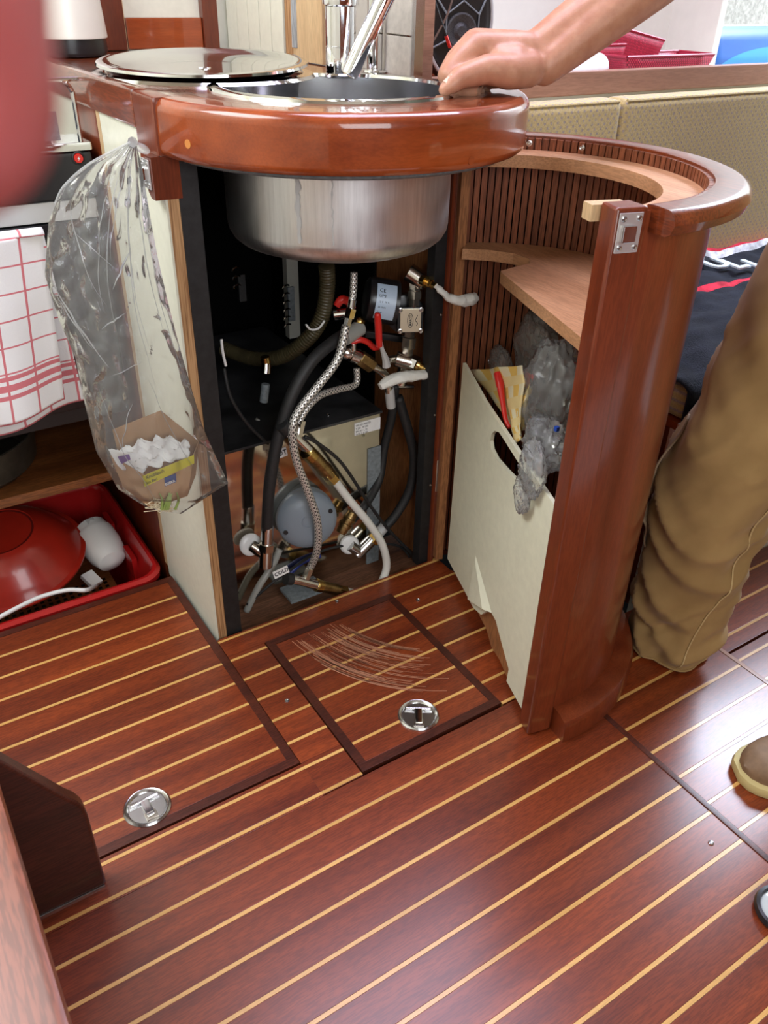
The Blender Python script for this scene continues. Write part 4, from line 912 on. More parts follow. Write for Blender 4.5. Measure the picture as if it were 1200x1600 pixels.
# right elbow
u4 = fitting('elbow_fitting', 'silver elbow with white flange right of the grey vessel', 'pipe fitting', P(565, 855, 1.14))
barrel(u4, 'elbow_body', P(556, 868, 1.14), P(582, 842, 1.14), 0.0125, 'steel')
barrel(u4, 'nut', P(580, 846, 1.14), P(590, 834, 1.14), 0.0145, 'brass', hexa=True)
barrel(u4, 'ferrule', P(587, 838, 1.14), P(603, 820, 1.14), 0.011, 'light_grey')
barrel(u4, 'elbow_arm', P(560, 862, 1.14), P(547, 852, 1.145), 0.0115, 'steel')
fa = (P(545, 850, 1.16) - P(548, 853, 1.145)).normalized()
MB().lathe([(0, 0), (0.011, 0), (0.017, 0.001), (0.0195, 0.004), (0.0195, 0.007), (0, 0.007)], P(547, 852, 1.145), fa, 24).build('wall_flange', 'white_plastic', u4)
u5 = fitting('hose_coupling', 'brass ringed coupling behind the grey vessel', 'pipe fitting', P(540, 815, 1.135))
barrel(u5, 'sleeve', P(532, 832, 1.135), P(552, 800, 1.135), 0.0115, 'old_brass', ((0, .9), (.1, 1), (.3, 1), (.32, 1.2), (.45, 1.2), (.47, 1), (.6, 1), (.62, 1.15), (.72, 1.15), (.74, 1), (1, .9)))

# pump group on the divider
pu = fitting('water_pump', 'black electric water pump with round motor, blue white label and cream gear plate', 'pump', P(625, 490, 1.17))
pa0, pa1 = P(570, 466, 1.165), P(622, 474, 1.14); pd = (pa1 - pa0).normalized()
side = pd.cross(Vector((0, 0, 1))).normalized(); pup = side.cross(pd)
MB().lathe([(0, 0), (0.029, 0.0), (0.036, 0.004), (0.038, 0.012), (0.038, 0.055), (0, 0.055)], pa0, pd, 36).build('motor', 'black_plastic', pu)
m = MB(); lp = []
nrm = (-FWD); 
def motor_pt(t, a, r=0.0383): return pa0 + pd * t + (side * cos(a) + pup * sin(a)) * r
# find the angle that faces the opening
best = max(range(0, 360, 5), key=lambda a: (motor_pt(0.03, rad(a)) - pa0 - pd * 0.03).dot(Vector((-0.5, -0.8, 0.25))))
m.grid(lambda u, v: motor_pt(0.014 + 0.034 * u, rad(best - 48 + 96 * v), 0.0384), 4, 14); m.build('label', plain('label_blue', (0.50, 0.62, 0.78), 0.35) and 'label_blue', pu)
for k, (tx, szz) in enumerate((('CE', 0.009), ('UP3', 0.007), ('12 V  10 A', 0.0042), ('26 l/min', 0.0042), ('2 bar', 0.0042))):
    a = rad(best + 24 - k * 13) if motor_pt(0.03, rad(best + 30)).z > motor_pt(0.03, rad(best - 30)).z else rad(best - 24 + k * 13)
    q = motor_pt(0.018, a, 0.0387); nn = (q - pa0 - pd * 0.018).normalized(); upd = nn.cross(pd)
    if upd.z < 0: upd = -upd
    text('label_text', tx, pu, 'ink', q, pd, upd, szz, 0.0001)
gb = P(634, 492, 1.135)
fd = Vector((-0.42, -0.88, 0.12)).normalized(); fx_ = Vector((0.88, -0.42, 0)).normalized(); fz_ = fx_.cross(fd); fz_ = -fz_ if fz_.z < 0 else fz_
MB().lathe([(0, -0.03), (0.026, -0.03), (0.034, -0.022), (0.034, -0.002), (0.030, 0.0), (0, 0.0)], gb - fd * 0.002, fd, 36).build('gear_housing', 'black_plastic', pu)
pc = P(641, 500, 1.112)
MB().obox(pc - fd * 0.004, fx_, fz_, fd, (0.046, 0.044, 0.012), 0.005).build('plate_seat', 'black_plastic', pu)
MB().obox(pc + fd * 0.003, fx_, fz_, fd, (0.036, 0.04, 0.003), 0.001).build('gear_plate', plain('plate_cream', (0.7, 0.62, 0.46), 0.3, 0.6) and 'plate_cream', pu)
for sx in (-1, 1):
    for sy in (-1, 1): screw(pu, pc + fx_ * sx * 0.018 + fz_ * sy * 0.018 + fd * 0.004, fd, 0.0042)
text('plate_text', 'MARCO', pu, 'ink', pc + fx_ * 0.0015 - fz_ * 0.009 + fd * 0.0047, fz_, -fx_, 0.0052, 0.0001, 0.0002)
MB().tube([pc + fx_ * (-0.0005 + 0.0048 * cos(2 * pi * i / 20)) + fz_ * 0.012 * sin(2 * pi * i / 20) + fd * 0.0047 for i in range(21)], 0.0005, n=5, sub=2).build('oval_mark', 'ink', pu)
MB().tube([pc + fx_ * (0.010 + 0.0022 * sin(i * 2.1)) + fz_ * (-0.009 + 0.0045 * i) + fd * 0.0047 for i in range(5)], 0.0006, n=5, sub=4).build('arrow_mark', 'ink', pu)
m = MB(); m.obox(P(600, 525, 1.18), pd, side, pup, (0.07, 0.012, 0.012), 0.003); m.build('mount_foot', 'black_plastic', pu)
# inlet tee above, outlet valve below
ti = fitting('brass_tee', 'nickel tee with brass hose tail above the pump', 'pipe fitting', P(650, 437, 1.15))
barrel(ti, 'tee_body', P(638, 424, 1.135), P(662, 441, 1.115), 0.0155, 'nickel')
barrel(ti, 'drop_arm', P(648, 440, 1.125), P(646, 484, 1.118), 0.0105, 'nickel', ((0, 1), (.3, 1), (.32, 1.25), (.6, 1.25), (.62, .95), (1, .95)), n=6)
barrel(ti, 'hex_nut', P(658, 437, 1.116), P(666, 442, 1.107), 0.0135, 'steel', hexa=True)
barrel(ti, 'hose_tail', P(660, 438, 1.108), P(682, 447, 1.074), 0.0095, 'brass', ((0, 1), (.3, 1), (.32, .6), (.5, .75), (.52, .6), (.7, .75), (.72, .55), (1, .5)))
def taped(name, pts, rs, label):
    m = MB(); m.tube([P(a, b, c) for a, b, c in pts], rs, n=12, sub=6)
    for v in m.v: v += Vector((noise.noise(v * 160), noise.noise(v * 160 + Vector((5, 0, 0))), noise.noise(v * 160 + Vector((0, 9, 0))))) * 0.0022
    return tag(m.build(name, 'tape_white'), label, 'tape')
taped('tape_wrap', [(680, 446, 1.076), (690, 455, 1.066), (703, 466, 1.062), (722, 470, 1.055), (738, 467, 1.05), (746, 464, 1.048)], [0.0042, 0.005, 0.0068, 0.0098, 0.0108, 0.0055], 'white tape wrapped round the upper brass hose tail, sticking out right')
to = fitting('brass_tee', 'nickel four-way fitting with brass hose tail below the pump', 'pipe fitting', P(637, 562, 1.15))
barrel(to, 'riser', P(641, 512, 1.125), P(636, 556, 1.125), 0.0105, 'nickel', ((0, .95), (.3, .95), (.32, 1.3), (.7, 1.3), (.72, 1), (1, 1)), n=6)
barrel(to, 'cross_body', P(618, 560, 1.135), P(648, 568, 1.115), 0.0145, 'nickel')
barrel(to, 'hex_nut', P(644, 566, 1.117), P(652, 570, 1.108), 0.0145, 'steel', hexa=True)
barrel(to, 'hose_tail', P(650, 569, 1.11), P(664, 576, 1.10), 0.01, 'brass', ((0, 1), (.3, 1), (.32, .7), (.5, .8), (.52, .65), (.7, .8), (.72, .55), (1, .5)))
barrel(to, 'lower_leg', P(634, 566, 1.125), P(626, 600, 1.13), 0.0115, 'nickel')
barrel(to, 'hose_clamp', P(622, 603, 1.147), P(646, 604, 1.14), 0.0045, 'steel')
taped('tape_wrap', [(594, 604, 1.105), (606, 597, 1.104), (625, 590, 1.102), (648, 587, 1.098), (666, 585, 1.094), (669, 578, 1.094)], [0.006, 0.0105, 0.0105, 0.0095, 0.0085, 0.0045], 'white tape wrapped round the lower brass hose tail, lying leftwards')
lv = fitting('lever_valve', 'ball valve with upright red lever beside the pump', 'valve', P(606, 560, 1.15))
barrel(lv, 'valve_stem', P(604, 564, 1.118), P(620, 560, 1.135), 0.0075, 'nickel')
MB().tube([P(604, 572, 1.11), P(602, 560, 1.108), P(597, 545, 1.104), P(592, 520, 1.10)], [0.0075, 0.006, 0.0035, 0.003], n=8).build('lever_plate', 'light_grey', lv)
m = MB(); m.tube([P(593, 541, 1.10), P(592, 530, 1.099), P(591, 508, 1.098), P(590, 492, 1.097), P(590, 488, 1.097)], [0.0052, 0.006, 0.0062, 0.0056, 0.002], n=12); m.build('red_lever', 'red_handle', lv)
lv2 = fitting('lever_valve', 'ball valve with flat red lever and silver bend, behind the braided hose', 'valve', P(560, 555, 1.15))
MB().tube([P(549, 537, 1.14), P(562, 531, 1.137), P(575, 535, 1.134), P(584, 543, 1.132), P(592, 543, 1.131)], [0.003, 0.0052, 0.0052, 0.0055, 0.0045], n=10).build('red_lever', 'red_handle', lv2)
barrel(lv2, 'valve_body', P(536, 549, 1.15), P(566, 560, 1.14), 0.0125, 'nickel', ((0, .85), (.1, 1), (.25, 1), (.27, .8), (.4, .8), (.42, 1.05), (.8, 1.05), (.82, .9), (1, .9)))
barrel(lv2, 'union_nut', P(562, 558, 1.14), P(582, 572, 1.135), 0.0135, 'old_brass', hexa=True)
MB().tube([P(578, 570, 1.135), P(594, 578, 1.13), P(604, 590, 1.13), P(608, 612, 1.132)], 0.0078, n=14).build('pipe_bend', 'nickel', lv2)
barrel(lv2, 'spout_end', P(608, 606, 1.132), P(611, 636, 1.135), 0.0088, 'light_grey')
barrel(lv2, 'stem_top', P(552, 548, 1.142), P(552, 536, 1.14), 0.0055, 'steel')
lv3 = fitting('lever_valve', 'small valve with red lever at the short braided hose', 'valve', P(535, 485, 1.16))
barrel(lv3, 'valve_body', P(522, 492, 1.165), P(548, 488, 1.15), 0.010, 'chrome')
MB().tube([P(526, 478, 1.16), P(534, 468, 1.157), P(545, 472, 1.155), P(553, 482, 1.153)], [0.006, 0.0075, 0.0065, 0.004], n=10).build('red_lever', 'red_handle', lv3)
un = fitting('pipe_union', 'chrome union joining the braided steel hoses', 'pipe fitting', P(546, 495, 1.11))
barrel(un, 'ferrule', P(551, 468, 1.114), P(549, 482, 1.113), 0.0062, 'steel')
barrel(un, 'hex_nut', P(549, 481, 1.113), P(545, 497, 1.112), 0.0092, 'chrome', hexa=True)
barrel(un, 'lower_nut', P(545, 496, 1.112), P(540, 516, 1.111), 0.0068, 'steel', hexa=True)
gl_ = fitting('hose_sleeve', 'grey clear hose sleeve where the thick black hose begins', 'pipe fitting', P(550, 520, 1.14))
barrel(gl_, 'sleeve', P(538, 528, 1.135), P(563, 512, 1.15), 0.0135, 'clear_hose')
MB().sphere(P(562, 503, 1.15), 0.0095).build('brass_ball', 'brass', gl_)
# things in the dark left half
for k, (px, py, yy) in enumerate(((455, 475, 1.45), (378, 450, 1.40))):
    ts = thing('terminal_strip', P(px, py, yy), ('grey terminal strip with curled wire ends in the dark behind the drain hose', 'dim terminal strip at the dark left side of the cabinet')[k], 'terminal strip')
    MB().obox(P(px, py, yy), (1, 0, 0), (0, 1, 0), (0, 0, 1), (0.014, 0.006, 0.07) if k == 0 else (0.014, 0.006, 0.05), 0.001).build('strip_body', 'sealant' if k == 0 else 'black_rubber', ts)
    for i in range(6 if k == 0 else 3):
        q = P(px - 8, py, yy) + Vector((0, -0.004, 0.038 - i * 0.016))
        MB().tube([q + Vector((0.006, 0, 0)), q + Vector((0, -0.004, 0.003)), q + Vector((-0.008, -0.006, 0.002)), q + Vector((-0.011, -0.006, -0.003))], 0.0018, n=6).build('wire_end', 'nickel', ts)
bf = fitting('brass_joint', 'small brass and chrome joint in front of the drain hose bend', 'pipe fitting', P(415, 568, 1.2))
barrel(bf, 'brass_ring', P(414, 557, 1.2), P(416, 567, 1.2), 0.008, 'brass')
barrel(bf, 'chrome_elbow', P(416, 568, 1.2), P(415, 584, 1.195), 0.0085, 'chrome')
barrel(bf, 'grey_tail', P(415, 600, 1.22), P(412, 628, 1.22), 0.0075, 'sealant')
barrel(bf, 'grey_bar', P(405, 655, 1.24), P(385, 690, 1.24), 0.006, 'clear_hose')
# printed labels
def sign(word, px, py, y, w_, h_, ux, label, s):
    t = thing('printed_label', P(px, py, y), label, 'label'); c = P(px, py, y); ux = Vector(ux).normalized(); n_ = Vector((ux.y, -ux.x, 0.15)).normalized(); uz_ = n_.cross(ux)
    MB().obox(c, ux, uz_, n_, (w_, h_, 0.0008)).build('card', 'paper_white', t)
    text('lettering', word, t, 'ink', c - ux * w_ * 0.44 - uz_ * s * 0.33 + n_ * 0.0006, ux, uz_, s, 0.0001, 0.0003, 0.95)
sign('COLD', 439, 894, 1.105, 0.030, 0.0155, (0.95, -0.08, 0.22), 'white label reading COLD beside the lower brass coupling', 0.0108)
sign('HOT', 437, 709, 1.14, 0.028, 0.0165, (1, 0, 0.12), 'white label reading HOT, half hidden by the thick black hose', 0.0125)
sign('HOT', 573, 840, 1.16, 0.022, 0.011, (0.9, 0, 0.42), 'small white label reading HOT at the right elbow', 0.009)
# ================================================================== INSIDE THE DOOR POCKET
def inpocket(px, py, off):
    """point where the pixel's sight line meets the plane `off` metres behind the pocket panel"""
    d = ray(px, py); n = Vector((cn.x, cn.y, 0)); p0 = Vector((c0.x, c0.y, 0)) - n * off
    return EYE + d * ((p0 - EYE).dot(n) / d.dot(n))
def cloth_check():
    m, nt, b = newmat('yellow_check'); v = mapped(nt, (1, 1, 1), src='UV'); sep = N(nt, 'ShaderNodeSeparateXYZ'); L(nt, v, sep.inputs[0])
    def stripes(o, f):
        a = N(nt, 'ShaderNodeMath', operation='MULTIPLY'); L(nt, sep.outputs[o], a.inputs[0]); a.inputs[1].default_value = f
        fr = N(nt, 'ShaderNodeMath', operation='FRACT'); L(nt, a.outputs[0], fr.inputs[0])
        gt = N(nt, 'ShaderNodeMath', operation='GREATER_THAN'); L(nt, fr.outputs[0], gt.inputs[0]); gt.inputs[1].default_value = 0.5; return gt.outputs[0]
    c = mixc(nt, stripes(0, 3.4), (0.80, 0.72, 0.50), (0.80, 0.52, 0.13)); c2 = mixc(nt, stripes(1, 4.2), c, (0.83, 0.66, 0.32))
    L(nt, c2, b.inputs['Base Color']); b.inputs['Roughness'].default_value = 0.9; MAT['yellow_check'] = m
cloth_check()
def drape(fnpix, nu, nv, off, amp, seed, freq=14):
    """crumpled sheet between a left and a right pixel contour"""
    def f(u, v):
        (ax, ay), (bx, by) = fnpix(v)
        p = inpocket(ax + (bx - ax) * u, ay + (by - ay) * u, off)
        q = p * freq + Vector((seed, seed * 2, 0))
        k = noise.noise(q) + 0.45 * abs(noise.noise(q * 2.1)) + 0.4 * sin(u * 7 + seed + v * 3)
        return p + Vector((cn.x, cn.y, 0.2)) * amp * k
    return f
def lerp_contour(L_, R_):
    def at(c, v):
        t = v * (len(c) - 1); i = min(int(t), len(c) - 2); t -= i
        return (c[i][0] + (c[i + 1][0] - c[i][0]) * t, c[i][1] + (c[i + 1][1] - c[i][1]) * t)
    return lambda v: (at(L_, v), at(R_, v))
yc = MB(); yc.grid(drape(lerp_contour([(738, 578), (760, 615), (785, 650), (800, 680), (812, 700)], [(816, 571), (820, 600), (816, 640), (814, 665), (818, 680)]), 22, 26, 0.018, 0.009, 3.0), 26, 30)
t = thing('dish_cloth', inpocket(780, 640, 0.02), 'yellow checked dish cloth stuffed in the door pocket', 'cloth'); yc.build('cloth_sheet', 'yellow_check', t, solid=0.002)
yc = MB(); yc.grid(drape(lerp_contour([(812, 590), (806, 615), (800, 640), (806, 676)], [(832, 592), (831, 605), (824, 630), (816, 672)]), 14, 18, 0.024, 0.01, 7.0), 16, 20); yc.build('folded_corner', 'yellow_check', t, solid=0.002)
t = thing('red_brush', inpocket(785, 630, 0.012), 'slim red plastic utensil standing in front of the yellow cloth', 'utensil')
m = MB(); m.tube([inpocket(777, 583, 0.010), inpocket(781, 600, 0.010), inpocket(785, 625, 0.010), inpocket(790, 655, 0.010), inpocket(796, 668, 0.012)], [0.006, 0.0066, 0.0045, 0.0038, 0.003], n=12); m.build('handle', 'red_handle', t)
MB().cyl(inpocket(781.2, 603, 0.0098), inpocket(782, 607, 0.0098), 0.0058, n=12).build('pale_ring', 'paper_white', t)
t = thing('red_packet', inpocket(828, 590, 0.03), 'small red packet between the yellow cloth and the plastic bags', 'packet')
m = MB(); m.add([inpocket(x, y, o) for o in (0.028, 0.034) for x, y in ((816, 579), (835, 586), (830, 604), (818, 620), (812, 600))], [[0, 1, 2, 3, 4], [9, 8, 7, 6, 5]] + [[i, (i + 1) % 5, 5 + (i + 1) % 5, 5 + i] for i in range(5)]); m.build('packet_body', 'red_handle', t, smooth=False)
MB().obox(inpocket(870, 670, 0.02), (1, 0, 0), (0, 1, 0), (0, 0, 1), (0.006, 0.006, 0.007), 0.001).build('blue_clip', plain('clip_blue', (0.02, 0.07, 0.4), 0.3) and 'clip_blue')
tag(bpy.data.objects['blue_clip'], 'tiny blue clip among the crumpled clear bags in the door pocket', 'clip')
def clear_bag(lab, Lc, Rc, off, amp, seed, mat, fr=20):
    m = MB(); m.grid(drape(lerp_contour(Lc, Rc), 30, 30, off, amp, seed, fr), 44, 40)
    return tag(m.build('plastic_bag', mat), lab, 'plastic bag')
def puffy(lab, blobs, amp, seed, mat='pouch_film'):
    """crumpled plastic bag: noise-creased closed skins, each (px, py, offset behind the panel, half sizes along chord, depth, height)"""
    m = MB(); cdd = Vector((cd.x, cd.y, 0)); cnn = Vector((cn.x, cn.y, 0))
    for px, py, off, sx, sy, sz in blobs:
        c_ = inpocket(px, py, off); o_ = len(m.v); m.sphere((0, 0, 0), 1.0, 56, 40)
        for i in range(o_, len(m.v)):
            q = m.v[i].copy(); n_ = noise.noise(q * 1.6 + Vector((seed, px * 0.1, 0))) * 0.9 + 0.55 * (1 - 2.4 * abs(noise.noise(q * 2.6 + Vector((seed * 3, 0, py * 0.1))))) + 0.34 * (1 - 2.4 * abs(noise.noise(q * 5.0 + Vector((0, seed, 0))))) + 0.2 * (1 - 2.4 * abs(noise.noise(q * 9.0 + Vector((0, 0, seed)))))
            q *= 1 + amp * n_
            m.v[i] = c_ + cdd * (q.x * sx) + cnn * (q.y * sy) + Vector((0, 0, q.z * sz))
    return tag(m.build('plastic_bag', mat, smooth=True), lab, 'plastic bag')
puffy('clear plastic bag standing tall against the slats above the pocket', [(836, 553, 0.085, 0.062, 0.02, 0.056)], 0.24, 1.0)
puffy('small crumpled clear bag at the left behind the yellow cloth', [(782, 570, 0.055, 0.038, 0.012, 0.028)], 0.22, 4.0)
puffy('milky plastic bag bulging beside the yellow cloth', [(864, 612, 0.055, 0.048, 0.034, 0.068)], 0.26, 9.0)
puffy('rumpled clear bag hanging out over the pocket edge', [(852, 694, 0.02, 0.042, 0.026, 0.034), (832, 732, -0.014, 0.030, 0.012, 0.036), (815, 774, -0.017, 0.019, 0.007, 0.024)], 0.3, 13.0)

# ================================================================== STOVE SIDE
SYF = 1.368
stv = thing('stove', (0.1, SYF, 0.33), 'black fronted cooking stove with steel rail, left of the white side panel', 'stove')
MB().box((-0.16, SYF + 0.012, 0.33), (0.352, 1.74, 0.772), 0.004).build('stove_body', 'black_plastic', stv)
MB().box((-0.16, SYF - 0.004, 0.705), (0.354, SYF + 0.012, 0.770), 0.006).build('control_panel', 'black_plastic', stv)
MB().box((-0.15, SYF - 0.001, 0.674), (0.35, SYF + 0.011, 0.703), 0.002).build('door_trim', 'light_grey', stv)
MB().box((-0.15, SYF - 0.002, 0.36), (0.35, SYF + 0.011, 0.672), 0.005).build('oven_door', 'dark_glass', stv)
MB().box((-0.16, SYF - 0.006, 0.772), (0.356, 1.74, 0.784), 0.004).build('hob_top', 'polished_steel', stv)
bq = ony(122, 247, SYF - 0.004)
bt = MB().lathe([(0, 0.004), (0.0065, 0.004), (0.0072, 0.0), (0, 0)], bq, (0, -1, 0), 20).build('ignition_button', 'red_handle', stv)
MB().lathe([(0.0085, 0.0025), (0.0098, 0.0015), (0.0098, 0), (0.0078, 0), (0.0078, 0.0025), (0.0085, 0.0025)], bq, (0, -1, 0), 24).build('button_ring', 'black_rubber', stv)
m = MB(); m.add([bq + Vector((x, -0.0043, z_)) for x, z_ in ((0.0012, 0.0035), (-0.0022, -0.0004), (-0.0002, -0.0004), (-0.0012, -0.0035), (0.0022, 0.0006), (0.0002, 0.0006))], [[0, 1, 2, 3, 4, 5]]); m.build('spark_mark', 'paper_white', bt, smooth=False)
MB().cyl((-0.13, SYF - 0.03, 0.662), (0.25, SYF - 0.03, 0.662), 0.006, n=14).build('oven_handle', 'polished_steel', stv)
m = MB()
for x in (-0.12, 0.24): m.cyl((x, SYF - 0.03, 0.662), (x, SYF, 0.662), 0.004, n=10)
m.build('handle_bracket', 'polished_steel', stv)
# pan guard: sheet with rounded corner, wire pan rails
gy = 1.405; pts = [(-0.15, 0.784), (0.351, 0.784), (0.351, 0.842)] + [(0.329 + 0.022 * cos(rad(a)), 0.842 + 0.022 * sin(rad(a))) for a in (15, 35, 55, 75, 90)] + [(-0.15, 0.864)]
MB().prism(pts, gy, gy + 0.002, 'y').build('guard_sheet', 'polished_steel', stv, smooth=False)
MB().tube([(x, gy - 0.002, z_) for x, z_ in pts[1:]], 0.0032, n=8, sub=3).build('guard_rim', 'chrome', stv)
for x0, zz in ((0.19, 0.83), (0.245, 0.822), (0.285, 0.826)):
    MB().tube([(x0 - 0.12, gy - 0.03, zz), (x0 - 0.02, gy - 0.03, zz), (x0, gy - 0.03, zz - 0.008), (x0 + 0.004, gy - 0.03, 0.79)], 0.003, n=8, sub=4).build('pan_rail', 'chrome', stv)
MB().box((0.292, gy - 0.034, 0.787), (0.314, gy - 0.03, 0.826), 0.001).build('rail_clip', 'sealant', stv)
for k in range(3): MB().tube([(-0.1 + 0.1 * k, 1.45, 0.80), (0.0 + 0.1 * k, 1.5, 0.805), (0.02 + 0.1 * k, 1.62, 0.805)], 0.004, n=8).build('burner_grate', 'chrome', stv)
# tea towel
def towelmat():
    m, nt, b = newmat('towel_check'); v = mapped(nt, (1, 1, 1), src='UV'); sep = N(nt, 'ShaderNodeSeparateXYZ'); L(nt, v, sep.inputs[0])
    def lines(o, period, width, offs=0.0):
        a = N(nt, 'ShaderNodeMath', operation='MULTIPLY_ADD'); L(nt, sep.outputs[o], a.inputs[0]); a.inputs[1].default_value = 1 / period; a.inputs[2].default_value = offs
        fr = N(nt, 'ShaderNodeMath', operation='FRACT'); L(nt, a.outputs[0], fr.inputs[0])
        lt = N(nt, 'ShaderNodeMath', operation='LESS_THAN'); L(nt, fr.outputs[0], lt.inputs[0]); lt.inputs[1].default_value = width / period; return lt.outputs[0]
    def band(lo, hi):
        a = N(nt, 'ShaderNodeMath', operation='GREATER_THAN'); L(nt, sep.outputs[1], a.inputs[0]); a.inputs[1].default_value = lo
        c = N(nt, 'ShaderNodeMath', operation='LESS_THAN'); L(nt, sep.outputs[1], c.inputs[0]); c.inputs[1].default_value = hi
        d = N(nt, 'ShaderNodeMath', operation='MULTIPLY'); L(nt, a.outputs[0], d.inputs[0]); L(nt, c.outputs[0], d.inputs[1]); return d.outputs[0]
    mx = None
    for x in (lines(0, 0.046, 0.0036), lines(1, 0.045, 0.003), band(0.045, 0.053), band(0.060, 0.072), band(0.079, 0.087)):
        if mx is None: mx = x
        else:
            k = N(nt, 'ShaderNodeMath', operation='MAXIMUM'); L(nt, mx, k.inputs[0]); L(nt, x, k.inputs[1]); mx = k.outputs[0]
    n = noise_tex(nt, mapped(nt, (1, 1, 1)), 500, 2)
    fc = N(nt, 'ShaderNodeMath', operation='MULTIPLY'); L(nt, mx, fc.inputs[0]); fc.inputs[1].default_value = 0.8
    L(nt, mixc(nt, fc.outputs[0], (0.78, 0.77, 0.79), (0.55, 0.02, 0.05)), b.inputs['Base Color']); b.inputs['Roughness'].default_value = 0.95
    bump(nt, b, n, 0.5, 0.001); MAT['towel_check'] = m
towelmat()
tw = thing('tea_towel', (0.1, SYF - 0.04, 0.66), 'white tea towel with red check lines hanging from the oven handle', 'towel')
def towel(name, x0, x1t, x1b, zt, zb_, y, slope, seed):
    m = MB(); nu, nv = 40, 50; o = len(m.v)
    def f(u, v):
        x1 = x1t + (x1b - x1t) * v; z0 = zb_ + slope * u
        z = zt + (z0 - zt) * v; x = x0 + (x1 - x0) * u
        yy = y - 0.012 * v + 0.010 * sin(u * 14 + seed) * (0.25 + 0.75 * v) + 0.004 * noise.noise(Vector((x * 18, z * 12, seed)))
        return Vector((x, yy, z))
    m.grid(f, nu, nv)
    for q in range(nu * nv):
        u = (q % nu) / (nu - 1); v = (q // nu) / (nv - 1); m.uv[q] = (u * (x1t - x0) + 0.012 * v, (1 - v) * (zt - zb_))
    return m.build(name, 'towel_check', tw, solid=0.0016)
towel('front_layer', -0.06, 0.252, 0.235, 0.669, 0.352, SYF - 0.045, 0.052, 0.4)
towel('back_layer', -0.06, 0.258, 0.268, 0.669, 0.322, SYF - 0.020, 0.066, 1.7)
m = MB(); m.grid(lambda u, v: Vector((-0.06 + 0.315 * u, SYF - 0.0325 - 0.0125 * cos(v * pi), 0.667 + 0.0085 * sin(v * pi))), 30, 10)
for q in range(300): m.uv[q] = ((q % 30) / 29 * 0.312, 0.317 + (q // 30) / 9 * 0.02)
m.build('fold_over', 'towel_check', tw, solid=0.0016)
# lower shelf, pan
MB().box((-0.3, 1.415, 0.178), (0.3655, 1.80, 0.197), 0.002).build('shelf_board', 'shelf_wood').__setitem__('kind', 'structure')
pan = thing('frying_pan', (0.06, 1.585, 0.197), 'dark round pan on the wooden shelf below the tea towel', 'pan')
PC = (0.055, 1.58, 0.198)
MB().lathe([(0, 0), (0.14, 0), (0.152, 0.012), (0.158, 0.07), (0.161, 0.073), (0.158, 0.074), (0.149, 0.014), (0.137, 0.003), (0, 0.003)], PC, (0, 0, 1), 56).build('pan_body', plain('pan_grey', (0.08, 0.07, 0.055), 0.35, 0.6, nscale=30, namt=0.3) and 'pan_grey', pan)
MB().tube([(-0.09, 1.55, 0.255), (-0.16, 1.54, 0.27), (-0.26, 1.53, 0.275)], [0.008, 0.009, 0.011], n=10).build('pan_handle', 'black_plastic', pan)
# red crate
def rrect(x0, x1, y0, y1, r, z, n=6):
    out = []
    for cx_, cy_, a0 in ((x1 - r, y1 - r, 0), (x0 + r, y1 - r, 90), (x0 + r, y0 + r, 180), (x1 - r, y0 + r, 270)):
        for k in range(n + 1):
            a = rad(a0 + 90 * k / n); out.append(Vector((cx_ + r * cos(a), cy_ + r * sin(a), z)))
    return out
cr = thing('crate', (0.05, 1.52, -0.2), 'red plastic crate sunk behind the left floor hatch, holding a bowl', 'crate')
CX0, CX1, CY0, CY1, CZT, CZB = -0.25, 0.352, 1.304, 1.735, 0.008, -0.21
loops = [rrect(CX0 + .045, CX1 - .045, CY0 + .045, CY1 - .045, .03, CZB), rrect(CX0 + .016, CX1 - .016, CY0 + .016, CY1 - .016, .04, CZT - .02), rrect(CX0 + .001, CX1 - .001, CY0 + .001, CY1 - .001, .045, CZT - .018),
         rrect(CX0, CX1, CY0, CY1, .045, CZT - .006), rrect(CX0 + .006, CX1 - .006, CY0 + .006, CY1 - .006, .042, CZT), rrect(CX0 + .012, CX1 - .012, CY0 + .012, CY1 - .012, .04, CZT - .001),
         rrect(CX0 + .019, CX1 - .019, CY0 + .019, CY1 - .019, .037, CZT - .014), rrect(CX0 + .048, CX1 - .048, CY0 + .048, CY1 - .048, .028, CZB + .004)]
m = MB(); q_ = len(loops[0]); m.add([p for lp in loops for p in lp], [[a * q_ + i, a * q_ + (i + 1) % q_, (a + 1) * q_ + (i + 1) % q_, (a + 1) * q_ + i] for a in range(7) for i in range(q_)] + [list(range(q_ - 1, -1, -1)), [7 * q_ + i for i in range(q_)]])
m.build('crate_body', 'red_plastic', cr)
for y in (1.45, 1.6):
    MB().box((CX1 - 0.036, y - 0.03, -0.075), (CX1 - 0.024, y + 0.03, -0.02), 0.004).build('grip_recess', 'red_plastic', cr)
bw = thing('mixing_bowl', (0.075, 1.53, -0.08), 'red plastic mixing bowl turned upside down in the red crate', 'bowl')
bc = onz(18, 872, -0.012); ba = Vector((-0.10, -0.17, 1)).normalized()
MB().lathe([(0.137, 0.003), (0.142, -0.003), (0.147, 0.0), (0.147, 0.004), (0.138, 0.006), (0.125, 0.022), (0.104, 0.05), (0.085, 0.068), (0.068, 0.076), (0.064, 0.078), (0.062, 0.0765), (0.058, 0.0755), (0, 0.0755)], bc, ba, 64).build('bowl_body', 'red_bowl', bw)
ring_u = ba.orthogonal().normalized(); ring_v = ba.cross(ring_u)
MB().lathe([(0.0585, 0.0759), (0.0615, 0.0768), (0.0622, 0.0766)], bc, ba, 64).build('foot_groove', plain('dark_red', (0.13, 0.008, 0.006), 0.5) and 'dark_red', bw)
tr_ = thing('perforated_tray', (0.16, 1.42, -0.1), 'brown perforated tray under the red bowl in the crate', 'tray')
